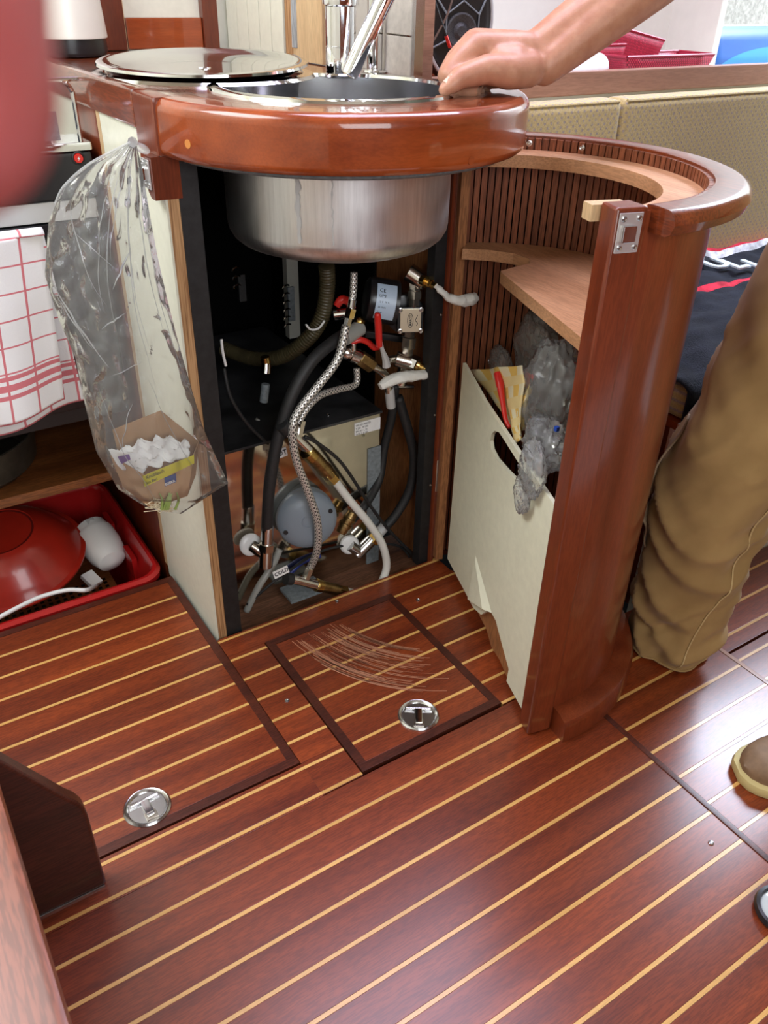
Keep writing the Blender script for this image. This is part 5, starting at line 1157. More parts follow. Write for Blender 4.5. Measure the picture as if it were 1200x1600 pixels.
MB().box((-0.15, 1.352, -0.105), (0.285, 1.62, -0.095), 0.003).build('tray_plate', 'shelf_wood', tr_)
m = MB()
for i in range(26):
    for j in range(10): m.box((-0.1 + i * 0.0145, 1.362 + j * 0.0135, -0.0951), (-0.1 + i * 0.0145 + 0.0075, 1.362 + j * 0.0135 + 0.0075, -0.0946))
m.build('hole', 'void_black', tr_)['kind'] = 'stuff'
# white hand mixer with its cable
mx_ = thing('hand_mixer', (0.255, 1.44, -0.09), 'white plastic hand mixer lying in the crate beside the red bowl', 'mixer')
a = onz(143, 828, -0.01); b = onz(180, 884, -0.045); ad = (b - a).normalized()
m = MB(); m.lathe([(0, 0.012), (0.027, 0.010), (0.030, -0.006), (0.0335, -0.006), (0.0355, 0.012), (0.039, 0.014), (0.0405, 0.022), (0.041, 0.05), (0.038, 0.075), (0.029, 0.096), (0.012, 0.105), (0, 0.106)], a, ad, 32); m.build('motor_body', 'white_plastic', mx_)
MB().obox(a + ad * 0.008 + Vector((0, -0.012, 0.026)), ad, ad.cross(Vector((0, 0, 1))), Vector((0, 0, 1)), (0.03, 0.018, 0.012), 0.003).build('switch', 'light_grey', mx_)
MB().obox(onz(143, 905, -0.06), Vector((0.3, -0.6, -0.4)), Vector((0.9, 0.3, 0)), Vector((0.2, -0.4, 0.8)), (0.034, 0.026, 0.012), 0.002).build('plug_flap', 'white_plastic', mx_)
MB().tube([onz(x, y, z_) for x, y, z_ in ((150, 915, -0.05), (135, 922, 0.015), (105, 922, 0.018), (65, 932, 0.018), (30, 948, 0.018), (-15, 972, 0.018))], 0.0042, n=10).build('cable', 'white_plastic', mx_)

# ================================================================== HANGING PLASTIC BAG WITH CARTON
BY = 1.045
BL = [(203, 222), (140, 255), (100, 290), (76, 345), (70, 430), (92, 500), (118, 560), (130, 620), (150, 705), (185, 765), (232, 795)]
BR = [(212, 222), (222, 262), (233, 330), (246, 400), (262, 470), (280, 540), (300, 610), (318, 670), (338, 715), (357, 755), (283, 803)]
cb = lerp_contour(BL, BR)
hb = thing('plastic_bag', ony(207, 224, BY), 'large clear plastic bag hanging from the catch by the white panel, carton inside', 'plastic bag')
def ridge(q): return 1 - 2.2 * abs(noise.noise(q))
def bag_side(sgn, seed):
    def f(u, v):
        (ax, ay), (bx, by) = cb(v); px, py = ax + (bx - ax) * u, ay + (by - ay) * u
        th = (0.004 + 0.05 * sin(min(1, v * 1.25) * pi / 2)) * (sin(u * pi) ** 0.6 if 0 < u < 1 else 0) * (1 if v < 0.96 else 0.35)
        env = min(1, 5 * sin(u * pi)) if 0 < u < 1 else 0
        # gathers fanning out of the knot, then crossing creases
        k = 0.013 * ridge(Vector((u * 4.2 + seed, v * 1.3, seed))) * (1.15 - v)
        k += 0.010 * ridge(Vector((px * 0.018 + py * 0.012 + seed, py * 0.016 - px * 0.01, seed * 2))) * (1.2 - 0.6 * v)
        k += 0.007 * ridge(Vector((px * 0.045 - py * 0.02, py * 0.03 + px * 0.02, seed * 3))) * (1.1 - 0.6 * v)
        return ony(px, py, BY - sgn * th + k * env * 0.8)
    return f
fb = bag_side(1, 1.0)
MB().grid(fb, 90, 150).build('front_film', 'clear_film', hb, smooth=True)
MB().grid(bag_side(-0.6, 6.0), 60, 100).build('back_film', 'clear_film', hb, smooth=True)
m = MB(); m.tube([ony(x, y, BY - 0.004) for x, y in ((203, 222), (140, 255), (100, 290), (86, 318))], 0.0012, n=6); m.build('bag_edge', 'milky_film', hb)
m = MB(); m.tube([ony(207, 222, BY), ony(209, 226, BY + 0.03), ony(222, 232, 1.09), ony(230, 236, 1.098)], [0.006, 0.005, 0.006, 0.004], n=8); m.build('knot', 'milky_film', hb)
# doubled folds of the film, their highlights put in as whiter tubes
r_ = random.Random(11); m = MB()
for (u0, v0, u1, v1, rr0) in ((0.75, 0.03, 0.72, 0.55, .0010), (0.8, 0.03, 0.66, 0.62, .0011), (0.86, 0.02, 0.9, 0.5, .0012), (0.6, 0.04, 0.48, 0.5, .0009), (0.7, 0.05, 0.55, 0.34, .0013), (0.92, 0.05, 0.95, 0.6, .0009), (0.1, 0.22, 0.45, 0.44, .0012), (0.5, 0.12, 0.42, 0.46, .0009),
                              (0.02, 0.4, 0.28, 0.6, .0022), (0.03, 0.43, 0.2, 0.56, .0016), (0.3, 0.62, 0.62, 0.56, .001), (0.15, 0.66, 0.3, 0.95, .0009), (0.42, 0.68, 0.2, 0.8, .0013), (0.35, 0.5, 0.6, 0.45, .0018), (0.55, 0.4, 0.75, 0.3, .002), (0.62, 0.6, 0.78, 0.85, .0008), (0.2, 0.3, 0.62, 0.36, .0008)):
    pts = []
    for i in range(9):
        t = i / 8; u = u0 + (u1 - u0) * t + r_.uniform(-0.007, 0.007); v = v0 + (v1 - v0) * t
        pts.append(fb(min(0.97, max(0.03, u)), v) + Vector((0, -0.0012, 0)))
    m.tube(pts, [rr0 * 0.55 * (0.12 + sin(pi * i / 8)) for i in range(9)], n=6, sub=4)
m.build('fold_highlight', 'fold_highlight_film', hb, smooth=True)['kind'] = 'stuff'
# carton
plain('carton_brown', (0.46, 0.28, 0.15), 0.75, nscale=20, namt=0.1)
ca = thing('carton', ony(235, 770, BY), 'open brown cardboard carton inside the clear hanging bag, yellow tag and blue logo', 'carton')
def Q(px, py, d): return ony(px, py, BY + d)
def panel_(name, pts, mat, par, th=Vector((0, 0.002, 0))):
    m = MB(); n_ = len(pts); m.add([Vector(p) for p in pts] + [Vector(p) + th for p in pts], [list(range(n_)), list(range(2 * n_ - 1, n_ - 1, -1))] + [[i, (i + 1) % n_, n_ + (i + 1) % n_, n_ + i] for i in range(n_)]); return m.build(name, mat, par, smooth=False)
F0, F1, F2, F3 = Q(226, 743, -0.03), Q(303, 712, -0.03), Q(293, 775, -0.03), Q(236, 795, -0.03)
panel_('front_panel', [F0, F1, F2, F3], 'carton_brown', ca)
panel_('side_panel', [Q(172, 712, 0.005), F0 + Vector((-0.0005, -0.0005, 0)), F3, Q(193, 762, 0.005)], 'carton_brown', ca, Vector((0.0015, 0.001, 0)))
panel_('back_panel', [Q(176, 672, 0.022), Q(252, 642, 0.022), Q(311, 690, 0.022), Q(304, 740, 0.022), Q(195, 750, 0.022)], 'carton_brown', ca)
panel_('end_flap', [F1, Q(311, 690, 0.02), Q(306, 742, 0.02), F2], 'carton_brown', ca, Vector((-0.0015, 0.001, 0)))
panel_('yellow_tag', [Q(223, 744, -0.0315), Q(303, 711, -0.0315), Q(303.5, 724, -0.0315), Q(226, 761, -0.0315)], plain('tag_yellow', (0.62, 0.55, 0.02), 0.5) and 'tag_yellow', ca, Vector((0, 0.0006, 0)))
ux_ = (F1 - F0).normalized(); uz2 = Vector((0, -0.05, 1)).normalized(); uz2 = (uz2 - ux_ * ux_.dot(uz2)).normalized()
text('handwriting', 'Knoblauch', ca, 'ink', Q(229, 749, -0.034), ux_, uz2, 0.0085, 0.0001, 0, 0.75)
text('handwriting', 'aus Bari', ca, 'ink', Q(229, 757, -0.034), ux_, uz2, 0.007, 0.0001, 0, 0.75)
panel_('blue_logo', [Q(257, 747, -0.0316), Q(275, 740, -0.0316), Q(275.5, 753, -0.0316), Q(258, 760, -0.0316)], plain('logo_blue', (0.015, 0.06, 0.25), 0.45) and 'logo_blue', ca, Vector((0, 0.0006, 0)))
text('logo_lettering', 'EDEKA', ca, 'paper_white', Q(258.5, 759, -0.034), ux_, uz2, 0.0058, 0.0001, 0.0002, 0.85)
wp = thing('crumpled_paper', Q(240, 715, 0), 'crumpled white paper wrapper with purple patch sticking out of the carton', 'paper')
pcn = lerp_contour([(172, 708), (182, 725), (200, 738), (222, 742)], [(262, 682), (296, 692), (297, 706), (296, 716)])
def pap(u, v):
    (ax, ay), (bx, by) = pcn(v); px, py = ax + (bx - ax) * u, ay + (by - ay) * u
    return ony(px, py - 4 * sin(u * pi), BY - 0.018 + 0.018 * (1 - v)) + Vector((0, 1, 0.4)) * (0.012 * noise.noise(Vector((px * 0.07, py * 0.09, 2.0))) + 0.006 * abs(noise.noise(Vector((px * 0.2, py * 0.2, 5.0)))))
MB().grid(pap, 40, 24).build('paper_sheet', 'paper_white', wp, solid=0.001)
panel_('purple_patch', [Q(184, 714, -0.026), Q(202, 710, -0.026), Q(204, 718, -0.026), Q(190, 725, -0.026)], plain('purple', (0.16, 0.07, 0.30), 0.5) and 'purple', wp, Vector((0, 0.001, 0)))
lk = thing('leek_roots', Q(262, 790, -0.02), 'green shoots and pale roots at the bottom corner of the clear bag', 'vegetable')
r_ = random.Random(5); m = MB(); m2 = MB()
for i in range(26):
    x, y = 248 + r_.uniform(-10, 22), 790 + r_.uniform(-8, 6)
    m.tube([Q(x, y, -0.036), Q(x + r_.uniform(-14, 14), y + r_.uniform(-8, 6), -0.038), Q(x + r_.uniform(-18, 18), y + r_.uniform(-8, 8), -0.034)], 0.0007, n=5, sub=4)
for i in range(7):
    x = 252 + r_.uniform(0, 22); m2.tube([Q(x, 796, -0.038), Q(x + r_.uniform(-4, 6), 782, -0.04), Q(x + r_.uniform(-8, 12), 764 + r_.uniform(0, 10), -0.038)], [0.002, 0.0018, 0.0006], n=6, sub=4)
m.build('roots', plain('root_pale', (0.68, 0.6, 0.42), 0.6) and 'root_pale', lk); m2.build('shoots', plain('shoot_green', (0.30, 0.42, 0.12), 0.5) and 'shoot_green', lk)

# ================================================================== NEAR LEFT: BENCH END
bn = thing('bench', (-0.25, 0.3, 0.0), 'glossy mahogany bench top with rounded edge, near left', 'bench')
MB().box((-0.8, -0.5, 0.385), (-0.0185, 0.7135, 0.42), 0.009).build('bench_top', 'mahogany_bench', bn)
MB().box((-0.78, -0.48, -0.001), (-0.045, 0.7125, 0.384), 0.003).build('bench_front', 'mahogany_z', bn)
sp2 = thing('bench_end_panel', (-0.1, 0.725, 0), 'mahogany end board in shade-darkened colour with rounded sloping top, standing on the floor at the left', 'board')
po = [(-0.6, 0.0012), (0.054, 0.0012), (0.0545, 0.14), (0.0525, 0.156), (0.047, 0.170), (0.038, 0.184), (-0.02, 0.292), (-0.1, 0.40), (-0.14, 0.43), (-0.6, 0.43)]
o = MB().prism(po, 0.715, 0.737, 'y').build('end_board', 'shaded_mahogany', sp2); md = o.modifiers.new('edge', 'BEVEL'); md.width = 0.004; md.segments = 3; md.limit_method = 'ANGLE'
MB().box((-0.1, 0.7135, 0.0005), (0.0515, 0.7155, 0.003)).build('foot_seal', 'steel', sp2)
# black rimmed glass at the right frame edge
gp = onz(1222, 1428, 0.0)
jg = thing('glass_lid', gp, 'black rimmed round glass lid lying on the floor at the right frame edge', 'lid')
MB().lathe([(0.027, 0.001), (0.034, 0.001), (0.036, 0.006), (0.034, 0.012), (0.030, 0.013), (0.028, 0.009)], gp, (0, 0, 1), 40).build('rim', 'black_plastic', jg)
MB().lathe([(0, 0.011), (0.02, 0.010), (0.0285, 0.008), (0.0285, 0.004), (0, 0.004)], gp, (0, 0, 1), 40).build('glass', plain('lid_glass', (0.5, 0.54, 0.55), 0.08) and 'lid_glass', jg)
# ================================================================== PEOPLE
def skinmat(name, base, deep, rough=0.45):
    m, nt, b = newmat(name); n = noise_tex(nt, mapped(nt, (1, 1, 1)), 55, 5); n2 = noise_tex(nt, mapped(nt, (1, 1, 1)), 420, 3)
    L(nt, ramp(nt, n, [(0.3, deep), (0.7, base)]), b.inputs['Base Color']); b.inputs['Roughness'].default_value = rough
    b.inputs['Subsurface Weight'].default_value = 0.25; b.inputs['Subsurface Radius'].default_value = (0.012, 0.004, 0.002); b.inputs['Subsurface Scale'].default_value = 0.5
    bump(nt, b, n2, 0.25, 0.0008); MAT[name] = m
skinmat('skin', (0.50, 0.26, 0.165), (0.40, 0.18, 0.11))
skinmat('finger_skin', (0.38, 0.075, 0.07), (0.31, 0.06, 0.058))
plain('nail', (0.72, 0.48, 0.38), 0.25)
class Flesh(MB):
    def cap(s, p, r, q, r2, n=16):
        """one tapering limb piece with round ends"""
        p, q = Vector(p), Vector(q); h = (q - p).length
        prof = [(r * sin(rad(a)), -r * cos(rad(a))) for a in (0, 30, 60, 90)] + [(r2 * cos(rad(a)), h + r2 * sin(rad(a))) for a in (0, 30, 60, 90)]
        s.lathe(prof, p, q - p, n); return s
    def chain(s, pts, rs):
        for (p, r), (q, r2) in zip(zip(pts, rs), list(zip(pts, rs))[1:]): s.cap(p, r, q, r2)
        return s
    def blob(s, c, sc): return s.sphere(c, 1.0, 20, 14, sc)
def fuse(o, voxel, it):
    md = o.modifiers.new('fuse', 'REMESH'); md.mode = 'VOXEL'; md.voxel_size = voxel; md.use_smooth_shade = True
    ms = o.modifiers.new('relax', 'SMOOTH'); ms.factor = 0.5; ms.iterations = it
def at(px, py, t): return EYE + ray(px, py) * t

per = thing('person', (1.06, 0.48, 0), 'person in khaki trousers standing right, fist resting on the rim of the worktop', 'person')
fl_ = Flesh()
hipR, hipL = Vector((1.14, 0.545, 0.90)), Vector((1.18, 0.40, 0.90))
kneeR, kneeL = Vector((1.072, 0.630, 0.48)), Vector((1.15, 0.33, 0.48))
ankR, ankL = Vector((1.05, 0.642, 0.075)), Vector((1.15, 0.285, 0.09))
for h, k, a in ((hipR, kneeR, ankR), (hipL, kneeL, ankL)):
    fl_.chain([h, h.lerp(k, 0.5), k, k.lerp(a, 0.35), a], [0.085, 0.072, 0.054, 0.052, 0.037])
pel = (hipR + hipL) / 2 + Vector((0.02, 0.0, 0.06)); chest = Vector((1.12, 0.55, 1.26)); neck = Vector((1.07, 0.585, 1.46))
fl_.chain([pel, pel.lerp(chest, 0.45), chest, chest.lerp(neck, 0.6), neck], [0.13, 0.125, 0.14, 0.085, 0.058])
fl_.cap(hipR, 0.09, pel, 0.12); fl_.cap(hipL, 0.09, pel, 0.12)
shR, shL = Vector((1.17, 0.72, 1.36)), Vector((1.11, 0.38, 1.36))
fl_.cap(shR, 0.066, chest + Vector((0, 0, 0.06)), 0.09); fl_.cap(shL, 0.066, chest + Vector((0, 0, 0.06)), 0.09)
# head, looking down at the sink
hd = neck + Vector((-0.055, 0.035, 0.13)); fdir = Vector((-0.78, 0.45, -0.42)).normalized()
fl_.cap(neck, 0.056, hd - Vector((0, 0, 0.04)), 0.06); fl_.blob(hd, (0.082, 0.078, 0.112)); fl_.cap(hd + fdir * 0.03 - Vector((0, 0, 0.05)), 0.055, hd + fdir * 0.05 - Vector((0, 0, 0.075)), 0.035)
hs_ = fdir.cross(Vector((0, 0, 1))).normalized(); hu = hs_.cross(fdir)
fl_.cap(hd + fdir * 0.085 + hu * 0.01, 0.011, hd + fdir * 0.102 - hu * 0.022, 0.015)
fl_.cap(hd + fdir * 0.082 - hu * 0.052 - hs_ * 0.018, 0.0085, hd + fdir * 0.082 - hu * 0.052 + hs_ * 0.018, 0.0085)
for sg in (-1, 1):
    fl_.cap(hd + hs_ * sg * 0.083 + hu * 0.018, 0.014, hd + hs_ * sg * 0.083 - hu * 0.022, 0.011)
# right arm down to the worktop
elb = Vector((1.085, 0.905, 1.055)); wr = at(836, 92, 1.112)
fl_.chain([shR, shR.lerp(elb, 0.5), elb], [0.06, 0.052, 0.044])
# forearm: two bones' worth of width
e1, e2 = at(1075, -110, 1.125), at(1105, -25, 1.125)
for tt in ((0.0, 0.25, 0.5, 0.75, 1.0),):
    w1, w2 = at(838, 77, 1.112), at(851, 104, 1.112)
    fl_.chain([elb, elb.lerp(w1, 0.3), elb.lerp(w1, 0.65), w1], [0.044, 0.043, 0.034, 0.0245])
    fl_.chain([elb, elb.lerp(w2, 0.3), elb.lerp(w2, 0.65), w2], [0.044, 0.042, 0.034, 0.0245])
    fl_.cap(w1, 0.024, w2, 0.0245)
# hand: metacarpals fan out from the wrist, fingers fold down onto the worktop
mi_, mm_, mr_, ml_ = at(744, 72, 1.085), at(742, 66, 1.108), at(746, 72, 1.130), at(756, 82, 1.150)
for kx, rr_, off in ((mi_, 0.0185, 0), (mm_, 0.0175, 0.012), (mr_, 0.0165, 0.026), (ml_, 0.0155, 0.038)):
    st = at(822, 78, 1.105 + off); fl_.chain([st, st.lerp(kx, 0.5), kx], [0.0235, 0.0205, rr_])
    fl_.cap(at(834, 84, 1.112), 0.024, st, 0.0235)
def finger(pts, rs): fl_.chain([at(*p) for p in pts], rs)
finger([(744, 72, 1.085), (716, 97, 1.078), (701, 118, 1.076)], [0.0185, 0.0152, 0.0138]); finger([(701, 118, 1.076), (716, 137, 1.082), (738, 143, 1.088)], [0.0138, 0.011, 0.0092])
finger([(742, 66, 1.108), (713, 93, 1.106), (698, 118, 1.104)], [0.0175, 0.0148, 0.0132]); finger([(698, 118, 1.104), (715, 138, 1.106), (742, 144, 1.106)], [0.0132, 0.011, 0.0092])
finger([(746, 72, 1.130), (718, 98, 1.128), (706, 120, 1.127)], [0.0165, 0.014, 0.0125]); finger([(706, 120, 1.127), (722, 138, 1.127), (748, 142, 1.126)], [0.0125, 0.0105, 0.009])
finger([(756, 82, 1.150), (732, 106, 1.148), (724, 122, 1.147)], [0.0155, 0.0128, 0.0112]); finger([(724, 122, 1.147), (738, 136, 1.146), (758, 138, 1.144)], [0.0112, 0.0095, 0.0085])
# thumb
fl_.chain([at(826, 108, 1.10), at(796, 112, 1.082), at(762, 108, 1.068), at(722, 120, 1.058), at(706, 132, 1.056), at(695, 140, 1.056)], [0.0235, 0.0225, 0.0185, 0.0142, 0.0118, 0.0088])
fl_.cap(at(804, 96, 1.09), 0.021, at(782, 92, 1.085), 0.017); fl_.cap(at(790, 110, 1.09), 0.022, at(770, 118, 1.098), 0.017); fl_.cap(at(822, 112, 1.115), 0.02, at(800, 122, 1.112), 0.014)
fl_.cap(at(828, 104, 1.125), 0.021, at(780, 118, 1.13), 0.017)
# left arm hanging
elL, wrL = Vector((1.14, 0.28, 1.10)), Vector((1.10, 0.27, 0.86))
fl_.chain([shL, shL.lerp(elL, 0.5), elL, wrL], [0.06, 0.05, 0.043, 0.027])
fl_.chain([wrL, wrL + Vector((-0.01, 0, -0.07))], [0.03, 0.034])
for k in range(4):
    b_ = wrL + Vector((-0.035 + 0.02 * k, 0.004, -0.085)); fl_.chain([b_, b_ + Vector((0, 0.004, -0.035)), b_ + Vector((0.0, 0.012, -0.062 - 0.004 * (k in (1, 2)))), b_ + Vector((0, 0.022, -0.078 - 0.006 * (k in (1, 2))))], [0.0105, 0.0098, 0.009, 0.008])
fl_.chain([wrL + Vector((-0.03, 0, -0.03)), wrL + Vector((-0.06, 0.005, -0.06)), wrL + Vector((-0.062, 0.012, -0.085))], [0.014, 0.0115, 0.009])
body = fl_.build('body', 'skin', per, smooth=True); fuse(body, 0.0032, 4)
# thumb nail
tn = at(701, 131, 1.043)
nd = (at(694, 141, 1.056) - at(712, 127, 1.056)).normalized(); nn = (EYE - tn).normalized(); nn = (nn + Vector((0, 0, 0.35)) - nd * nn.dot(nd)).normalized(); nx = nd.cross(nn)
mN = MB(); mN.grid(lambda u, v: at(702, 131.5, 1.056) + nd * (-0.006 + 0.0135 * v) + nx * (0.0065 * (2 * u - 1)) + nn * (0.0108 - 0.0034 * (2 * u - 1) ** 2 - 0.002 * v), 7, 7); mN.build('thumb_nail', 'nail', body, solid=0.0008)

# trousers
def khaki():
    m, nt, b = newmat('khaki'); n = noise_tex(nt, mapped(nt, (1, 1, 1)), 7, 4); n2 = noise_tex(nt, mapped(nt, (900, 900, 250)), 1, 2)
    L(nt, ramp(nt, n, [(0.3, (0.27, 0.165, 0.062)), (0.7, (0.38, 0.24, 0.098))]), b.inputs['Base Color']); b.inputs['Roughness'].default_value = 0.85; b.inputs['Sheen Weight'].default_value = 0.12
    b.inputs['Specular IOR Level'].default_value = 0.2
    bump(nt, b, n2, 0.3, 0.0006); MAT['khaki'] = m
khaki()
def spline(pts, t):
    x = t * (len(pts) - 1); i = min(int(x), len(pts) - 2); x -= i
    p0, p1, p2, p3 = pts[max(i - 1, 0)], pts[i], pts[i + 1], pts[min(i + 2, len(pts) - 1)]
    return 0.5 * (2 * p1 + (p2 - p0) * x + (2 * p0 - 5 * p1 + 4 * p2 - p3) * x * x + (3 * p1 - p0 - 3 * p2 + p3) * x ** 3)
def leg_surface(axis, radii, seed, folds):
    def f(u, v):
        p = spline(axis, v); r = spline(radii, v); a = u * 2 * pi
        d = Vector((cos(a), sin(a), 0)); z = p.z; k = 0
        for (v0, wd, amp, sl, ph) in folds:          # a few long soft folds
            dv = v - v0 - sl * sin(a + ph); k += amp * math.exp(-(dv / wd) ** 2) * max(0.0, sin(a + ph * 2.3)) ** 0.7
        # sharp slanted creases, finer where the cloth bunches at the hem and behind the knee
        for fq, am, st_ in ((1.0, 0.0125, 1.1), (1.7, 0.0045, -0.9)):
            q = Vector((cos(a) * 0.62 * fq, sin(a) * 0.62 * fq, (z + 0.07 * st_ * sin(a - 2.9 + 0.6 * st_)) * (17 - 5 * min(1, z)) * fq + seed * 7))
            n = noise.noise(q); k += am * (0.5 - 1.9 * abs(n))
        k += 0.009 * noise.noise(Vector((cos(a) * 1.1 + 3, sin(a) * 1.1, z * 5 + seed)))
        return p + d * (r + k)
    return f
ax_R = [Vector((1.050, 0.642, 0.006)), Vector((1.050, 0.642, 0.10)), Vector((1.052, 0.639, 0.2)), Vector((1.052, 0.638, 0.32)), Vector((1.070, 0.628, 0.45)), Vector((1.106, 0.597, 0.62)), Vector((1.133, 0.555, 0.80)), Vector((1.14, 0.54, 0.93))]
ra_R = [0.064, 0.070, 0.079, 0.088, 0.092, 0.098, 0.108, 0.112]
FR = [(0.03, 0.018, 0.012, 0.02, 0.4), (0.085, 0.02, 0.014, 0.035, 1.2), (0.14, 0.022, -0.010, 0.04, 2.0), (0.2, 0.03, 0.010, 0.05, 2.6), (0.31, 0.02, -0.009, 0.03, 3.6), (0.36, 0.022, 0.010, 0.028, 3.4), (0.41, 0.016, -0.009, 0.02, 3.2), (0.455, 0.02, 0.011, 0.02, 3.5), (0.5, 0.014, -0.009, 0.015, 3.4), (0.55, 0.03, 0.009, 0.03, 3.9), (0.64, 0.03, -0.006, 0.05, 2.2)]
tz = MB(); fR = leg_surface(ax_R, ra_R, 2.0, FR); tz.grid(fR, 96, 130, closed_u=True)
tro = tz.build('trousers', 'khaki', per, smooth=True)
ax_L = [Vector((1.15, 0.285, 0.02)), Vector((1.15, 0.29, 0.12)), Vector((1.15, 0.305, 0.25)), Vector((1.15, 0.325, 0.45)), Vector((1.16, 0.36, 0.65)), Vector((1.17, 0.40, 0.82)), Vector((1.165, 0.42, 0.93))]
lgL = MB(); lgL.grid(leg_surface(ax_L, [0.072, 0.078, 0.082, 0.088, 0.097, 0.107, 0.112], 9.0, FR[:6]), 64, 70, closed_u=True)
lgL.build('left_leg_cloth', 'khaki', tro, smooth=True)
m = MB(); m.lathe([(0.175, -0.10), (0.172, 0.0), (0.165, 0.08), (0.155, 0.12)], (hipR + hipL) / 2 + Vector((0, 0, 0.03)), (0, 0, 1), 40)
for i, v_ in enumerate(m.v): c_ = (hipR + hipL) / 2; m.v[i] = Vector((c_.x + (v_.x - c_.x) * 0.92, c_.y + (v_.y - c_.y) * 1.12, v_.z))
m.build('trouser_seat', 'khaki', tro, smooth=True)
plain('seam_thread', (0.50, 0.36, 0.17), 0.8)
def onleg(f, a, v, out=0.0015): p = f(a / 360, v); q = spline(ax_R, v); d = Vector((p.x - q.x, p.y - q.y, 0)).normalized(); return p + d * out
MB().tube([onleg(fR, 226 + 38 * min(1, v / 0.35), v) for v in [0.025 + 0.025 * i for i in range(21)]], 0.0014, n=6, sub=3).build('side_seam', 'seam_thread', tro)
MB().tube([onleg(fR, a, 0.006, 0.0008) for a in range(0, 361, 12)], 0.0022, n=6, sub=2).build('hem', 'khaki', tro)
mF = MB(); mF.grid(lambda u, v: onleg(fR, 140 - 14 * u, 0.30 + 0.27 * v, 0.002 + 0.014 * (1 - u) * sin(v * pi) + 0.003 * sin(v * 19)), 5, 30); mF.build('pocket_flap', plain('khaki_shade', (0.25, 0.17, 0.10), 0.85) and 'khaki_shade', tro, solid=0.003)
# shirt (outside the frame, seen only from aside)
sh = Flesh(); sh.chain([pel + Vector((0, 0, 0.02)), pel.lerp(chest, 0.45), chest, chest.lerp(neck, 0.55)], [0.158, 0.15, 0.165, 0.09])
for s0, e0 in ((shR, elb), (shL, elL)): sh.cap(chest + Vector((0, 0, 0.06)), 0.11, s0, 0.085); sh.cap(s0, 0.085, s0.lerp(e0, 0.55), 0.068)
o = sh.build('shirt', plain('shirt_green', (0.16, 0.18, 0.14), 0.9) and 'shirt_green', per, smooth=True); fuse(o, 0.012, 4)
hr = Flesh(); hr.blob(hd + Vector((0.012, -0.008, 0.022)) - fdir * 0.016, (0.086, 0.083, 0.105)); hr.build('hair', plain('hair_grey', (0.2, 0.18, 0.16), 0.8) and 'hair_grey', per)
for sg in (-1, 1): MB().sphere(hd + fdir * 0.077 + hs_ * sg * 0.031 + hu * 0.012, 0.011, 12, 8).build('eye', 'paper_white', per)
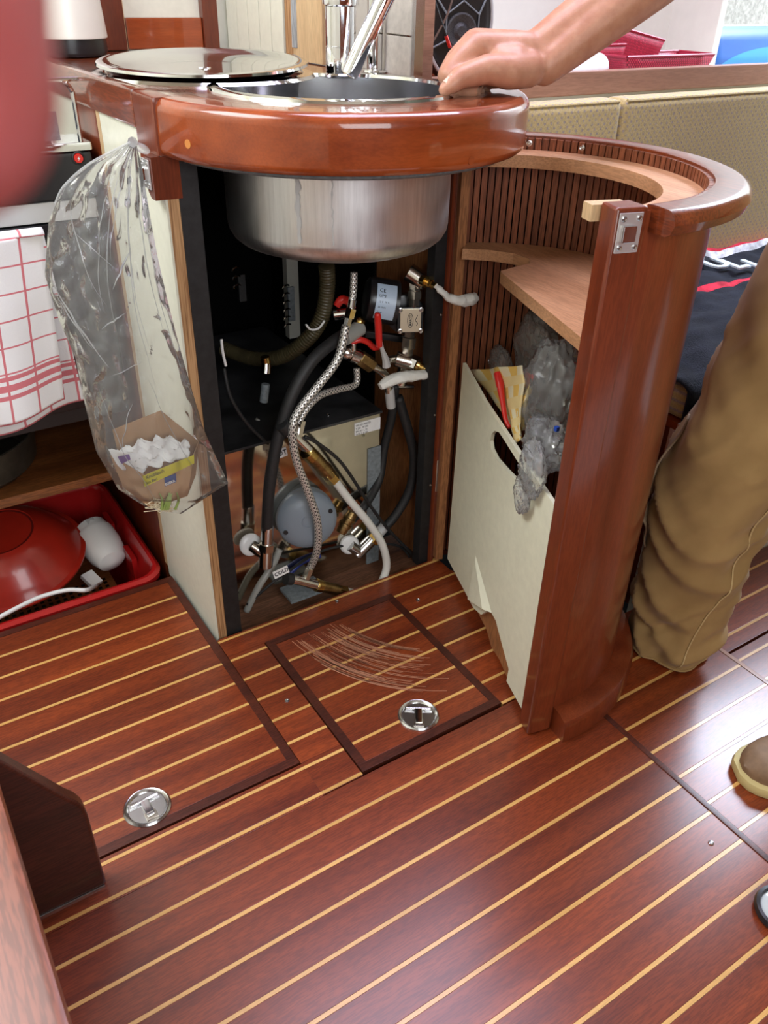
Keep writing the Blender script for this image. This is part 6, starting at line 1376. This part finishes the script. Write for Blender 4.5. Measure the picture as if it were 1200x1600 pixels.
# shoes
def shoe(heel, toe, nm):
    heel, toe = Vector(heel), Vector(toe); d = (toe - heel); ln = d.length; d.normalize(); sd = Vector((-d.y, d.x, 0))
    def half(t): return 0.030 + 0.019 * sin(min(1, max(0, (t - 0.05) / 0.75)) * pi * 0.62) if t < 0.72 else 0.0485 * math.sqrt(max(0.0, 1 - ((t - 0.72) / 0.28) ** 2.4))
    def top(t): return 0.095 - 0.035 * min(1, t / 0.45) if t < 0.45 else 0.060 - 0.018 * ((t - 0.45) / 0.55) ** 1.5
    def P_(t, s_, z): return heel + d * (t * ln) + sd * s_ + Vector((0, 0, z))
    ts = [0, 0.015, 0.05, 0.12, 0.22, 0.35, 0.48, 0.6, 0.7, 0.78, 0.85, 0.91, 0.955, 0.985, 1.0]
    def hf(t): return 0.0 if t >= 1.0 else (0.016 if t == 0 else 0.027 if t < 0.03 else half(t))
    m = MB(); nA = 20; vs = []
    for t in ts:
        h = hf(t); H = top(t)
        for k in range(nA + 1):
            a = pi * k / nA; x = cos(a); zz = sin(a) ** 0.62
            vs.append(P_(t, h * (abs(x) ** 0.75) * (1 if x > 0 else -1), 0.017 + (H - 0.017) * zz * (1 if t < 0.98 else 0.55)))
    fs = [[i * (nA + 1) + k, i * (nA + 1) + k + 1, (i + 1) * (nA + 1) + k + 1, (i + 1) * (nA + 1) + k] for i in range(len(ts) - 1) for k in range(nA)]
    m.add(vs, fs); s_o = m.build(nm, 'shoe_leather', per, smooth=True)
    m = MB(); vs = []
    rows = ((0.0, 0.002), (0.004, 0.001), (0.0065, 0.010), (0.005, 0.018), (0.0, 0.0205), (-0.012, 0.021))
    ring = [(t, 1) for t in ts] + [(t, -1) for t in reversed(ts[1:-1])]
    nR = len(ring)
    for grow, z in rows:
        for t, s_ in ring: vs.append(P_(t + grow * (2.2 if t > 0.9 else -2.2 if t < 0.06 else 0) / 0.29 * 0.45, (hf(t) + max(grow, -hf(t) * 0.8)) * s_, z))
    fs = [[r * nR + i, r * nR + (i + 1) % nR, (r + 1) * nR + (i + 1) % nR, (r + 1) * nR + i] for r in range(len(rows) - 1) for i in range(nR)] + [list(range(nR - 1, -1, -1))]
    m.add(vs, fs); m.build('sole', 'shoe_sole', s_o)
    m = MB()
    for k in range(30):
        t = 0.52 + 0.36 * k / 29; a = (k / 29 - 0.5)
        w_ = half(min(0.9, 0.62 + 0.27 * (1 - (2 * a) ** 2))) * 0.72
    arc = [P_(0.60 + 0.29 * cos(rad(b)), 0.034 * sin(rad(b)), 0.0) for b in range(-100, 101, 10)]
    arc2 = []
    for b in range(-100, 101, 10):
        t = 0.60 + 0.27 * cos(rad(b)); s_ = 0.036 * sin(rad(b)); h = max(half(t), 0.01); x = min(0.98, abs(s_) / h) ** (1 / 0.75); zz = math.sqrt(max(0, 1 - x * x)) ** 0.62
        arc2.append(P_(t, s_, 0.017 + (top(t) - 0.017) * zz + 0.0008))
    m.tube(arc2, 0.0013, n=6, sub=3); m.build('moc_stitching', 'seam_thread', s_o)
    return s_o
plain('shoe_leather', (0.20, 0.115, 0.06), 0.65, nscale=60, namt=0.2, bmp=0.25)
plain('shoe_sole', (0.55, 0.45, 0.2), 0.6)
shoe((1.20, 0.262, 0), (0.908, 0.385, 0), 'left_shoe')
shoe((1.032, 0.602, 0), (1.072, 0.686, 0), 'right_shoe')

# the photographer's own finger in front of the lens
ph = thing('person', EYE + Vector((-0.04, 0.02, -0.02)), 'fingertip of the person holding the camera, large pink blur in the top left corner', 'person')
fg = Flesh(); dN = 0.056
tip = at(-95, 160, dN)
k1, k2 = at(-135, -120, dN * 1.02), at(-290, -620, dN * 1.1)
fg.chain([tip, tip.lerp(k1, 0.6), k1, k2], [0.0080, 0.0086, 0.0088, 0.0098])
k3 = k2 + Vector((-0.035, -0.03, 0.01)); fg.chain([k2, k3, k3 + Vector((-0.02, -0.05, -0.04)), k3 + Vector((-0.03, -0.10, -0.10))], [0.0105, 0.016, 0.026, 0.03])
for k in range(3):
    b_ = k3 + Vector((-0.018 * (k + 1) * 0.4, -0.01 * (k + 1), -0.018 * (k + 1))); fg.chain([b_, b_ + Vector((-0.01, 0.035, 0.015)), b_ + Vector((-0.03, 0.03, 0.0))], [0.013, 0.0105, 0.009])
fg.chain([k3 + Vector((-0.02, -0.05, -0.04)), k3 + Vector((-0.05, -0.03, -0.05)), k3 + Vector((-0.055, 0.0, -0.05))], [0.018, 0.013, 0.009])
ph_o = fg.build('hand', 'finger_skin', ph, smooth=True); fuse(ph_o, 0.0016, 5)
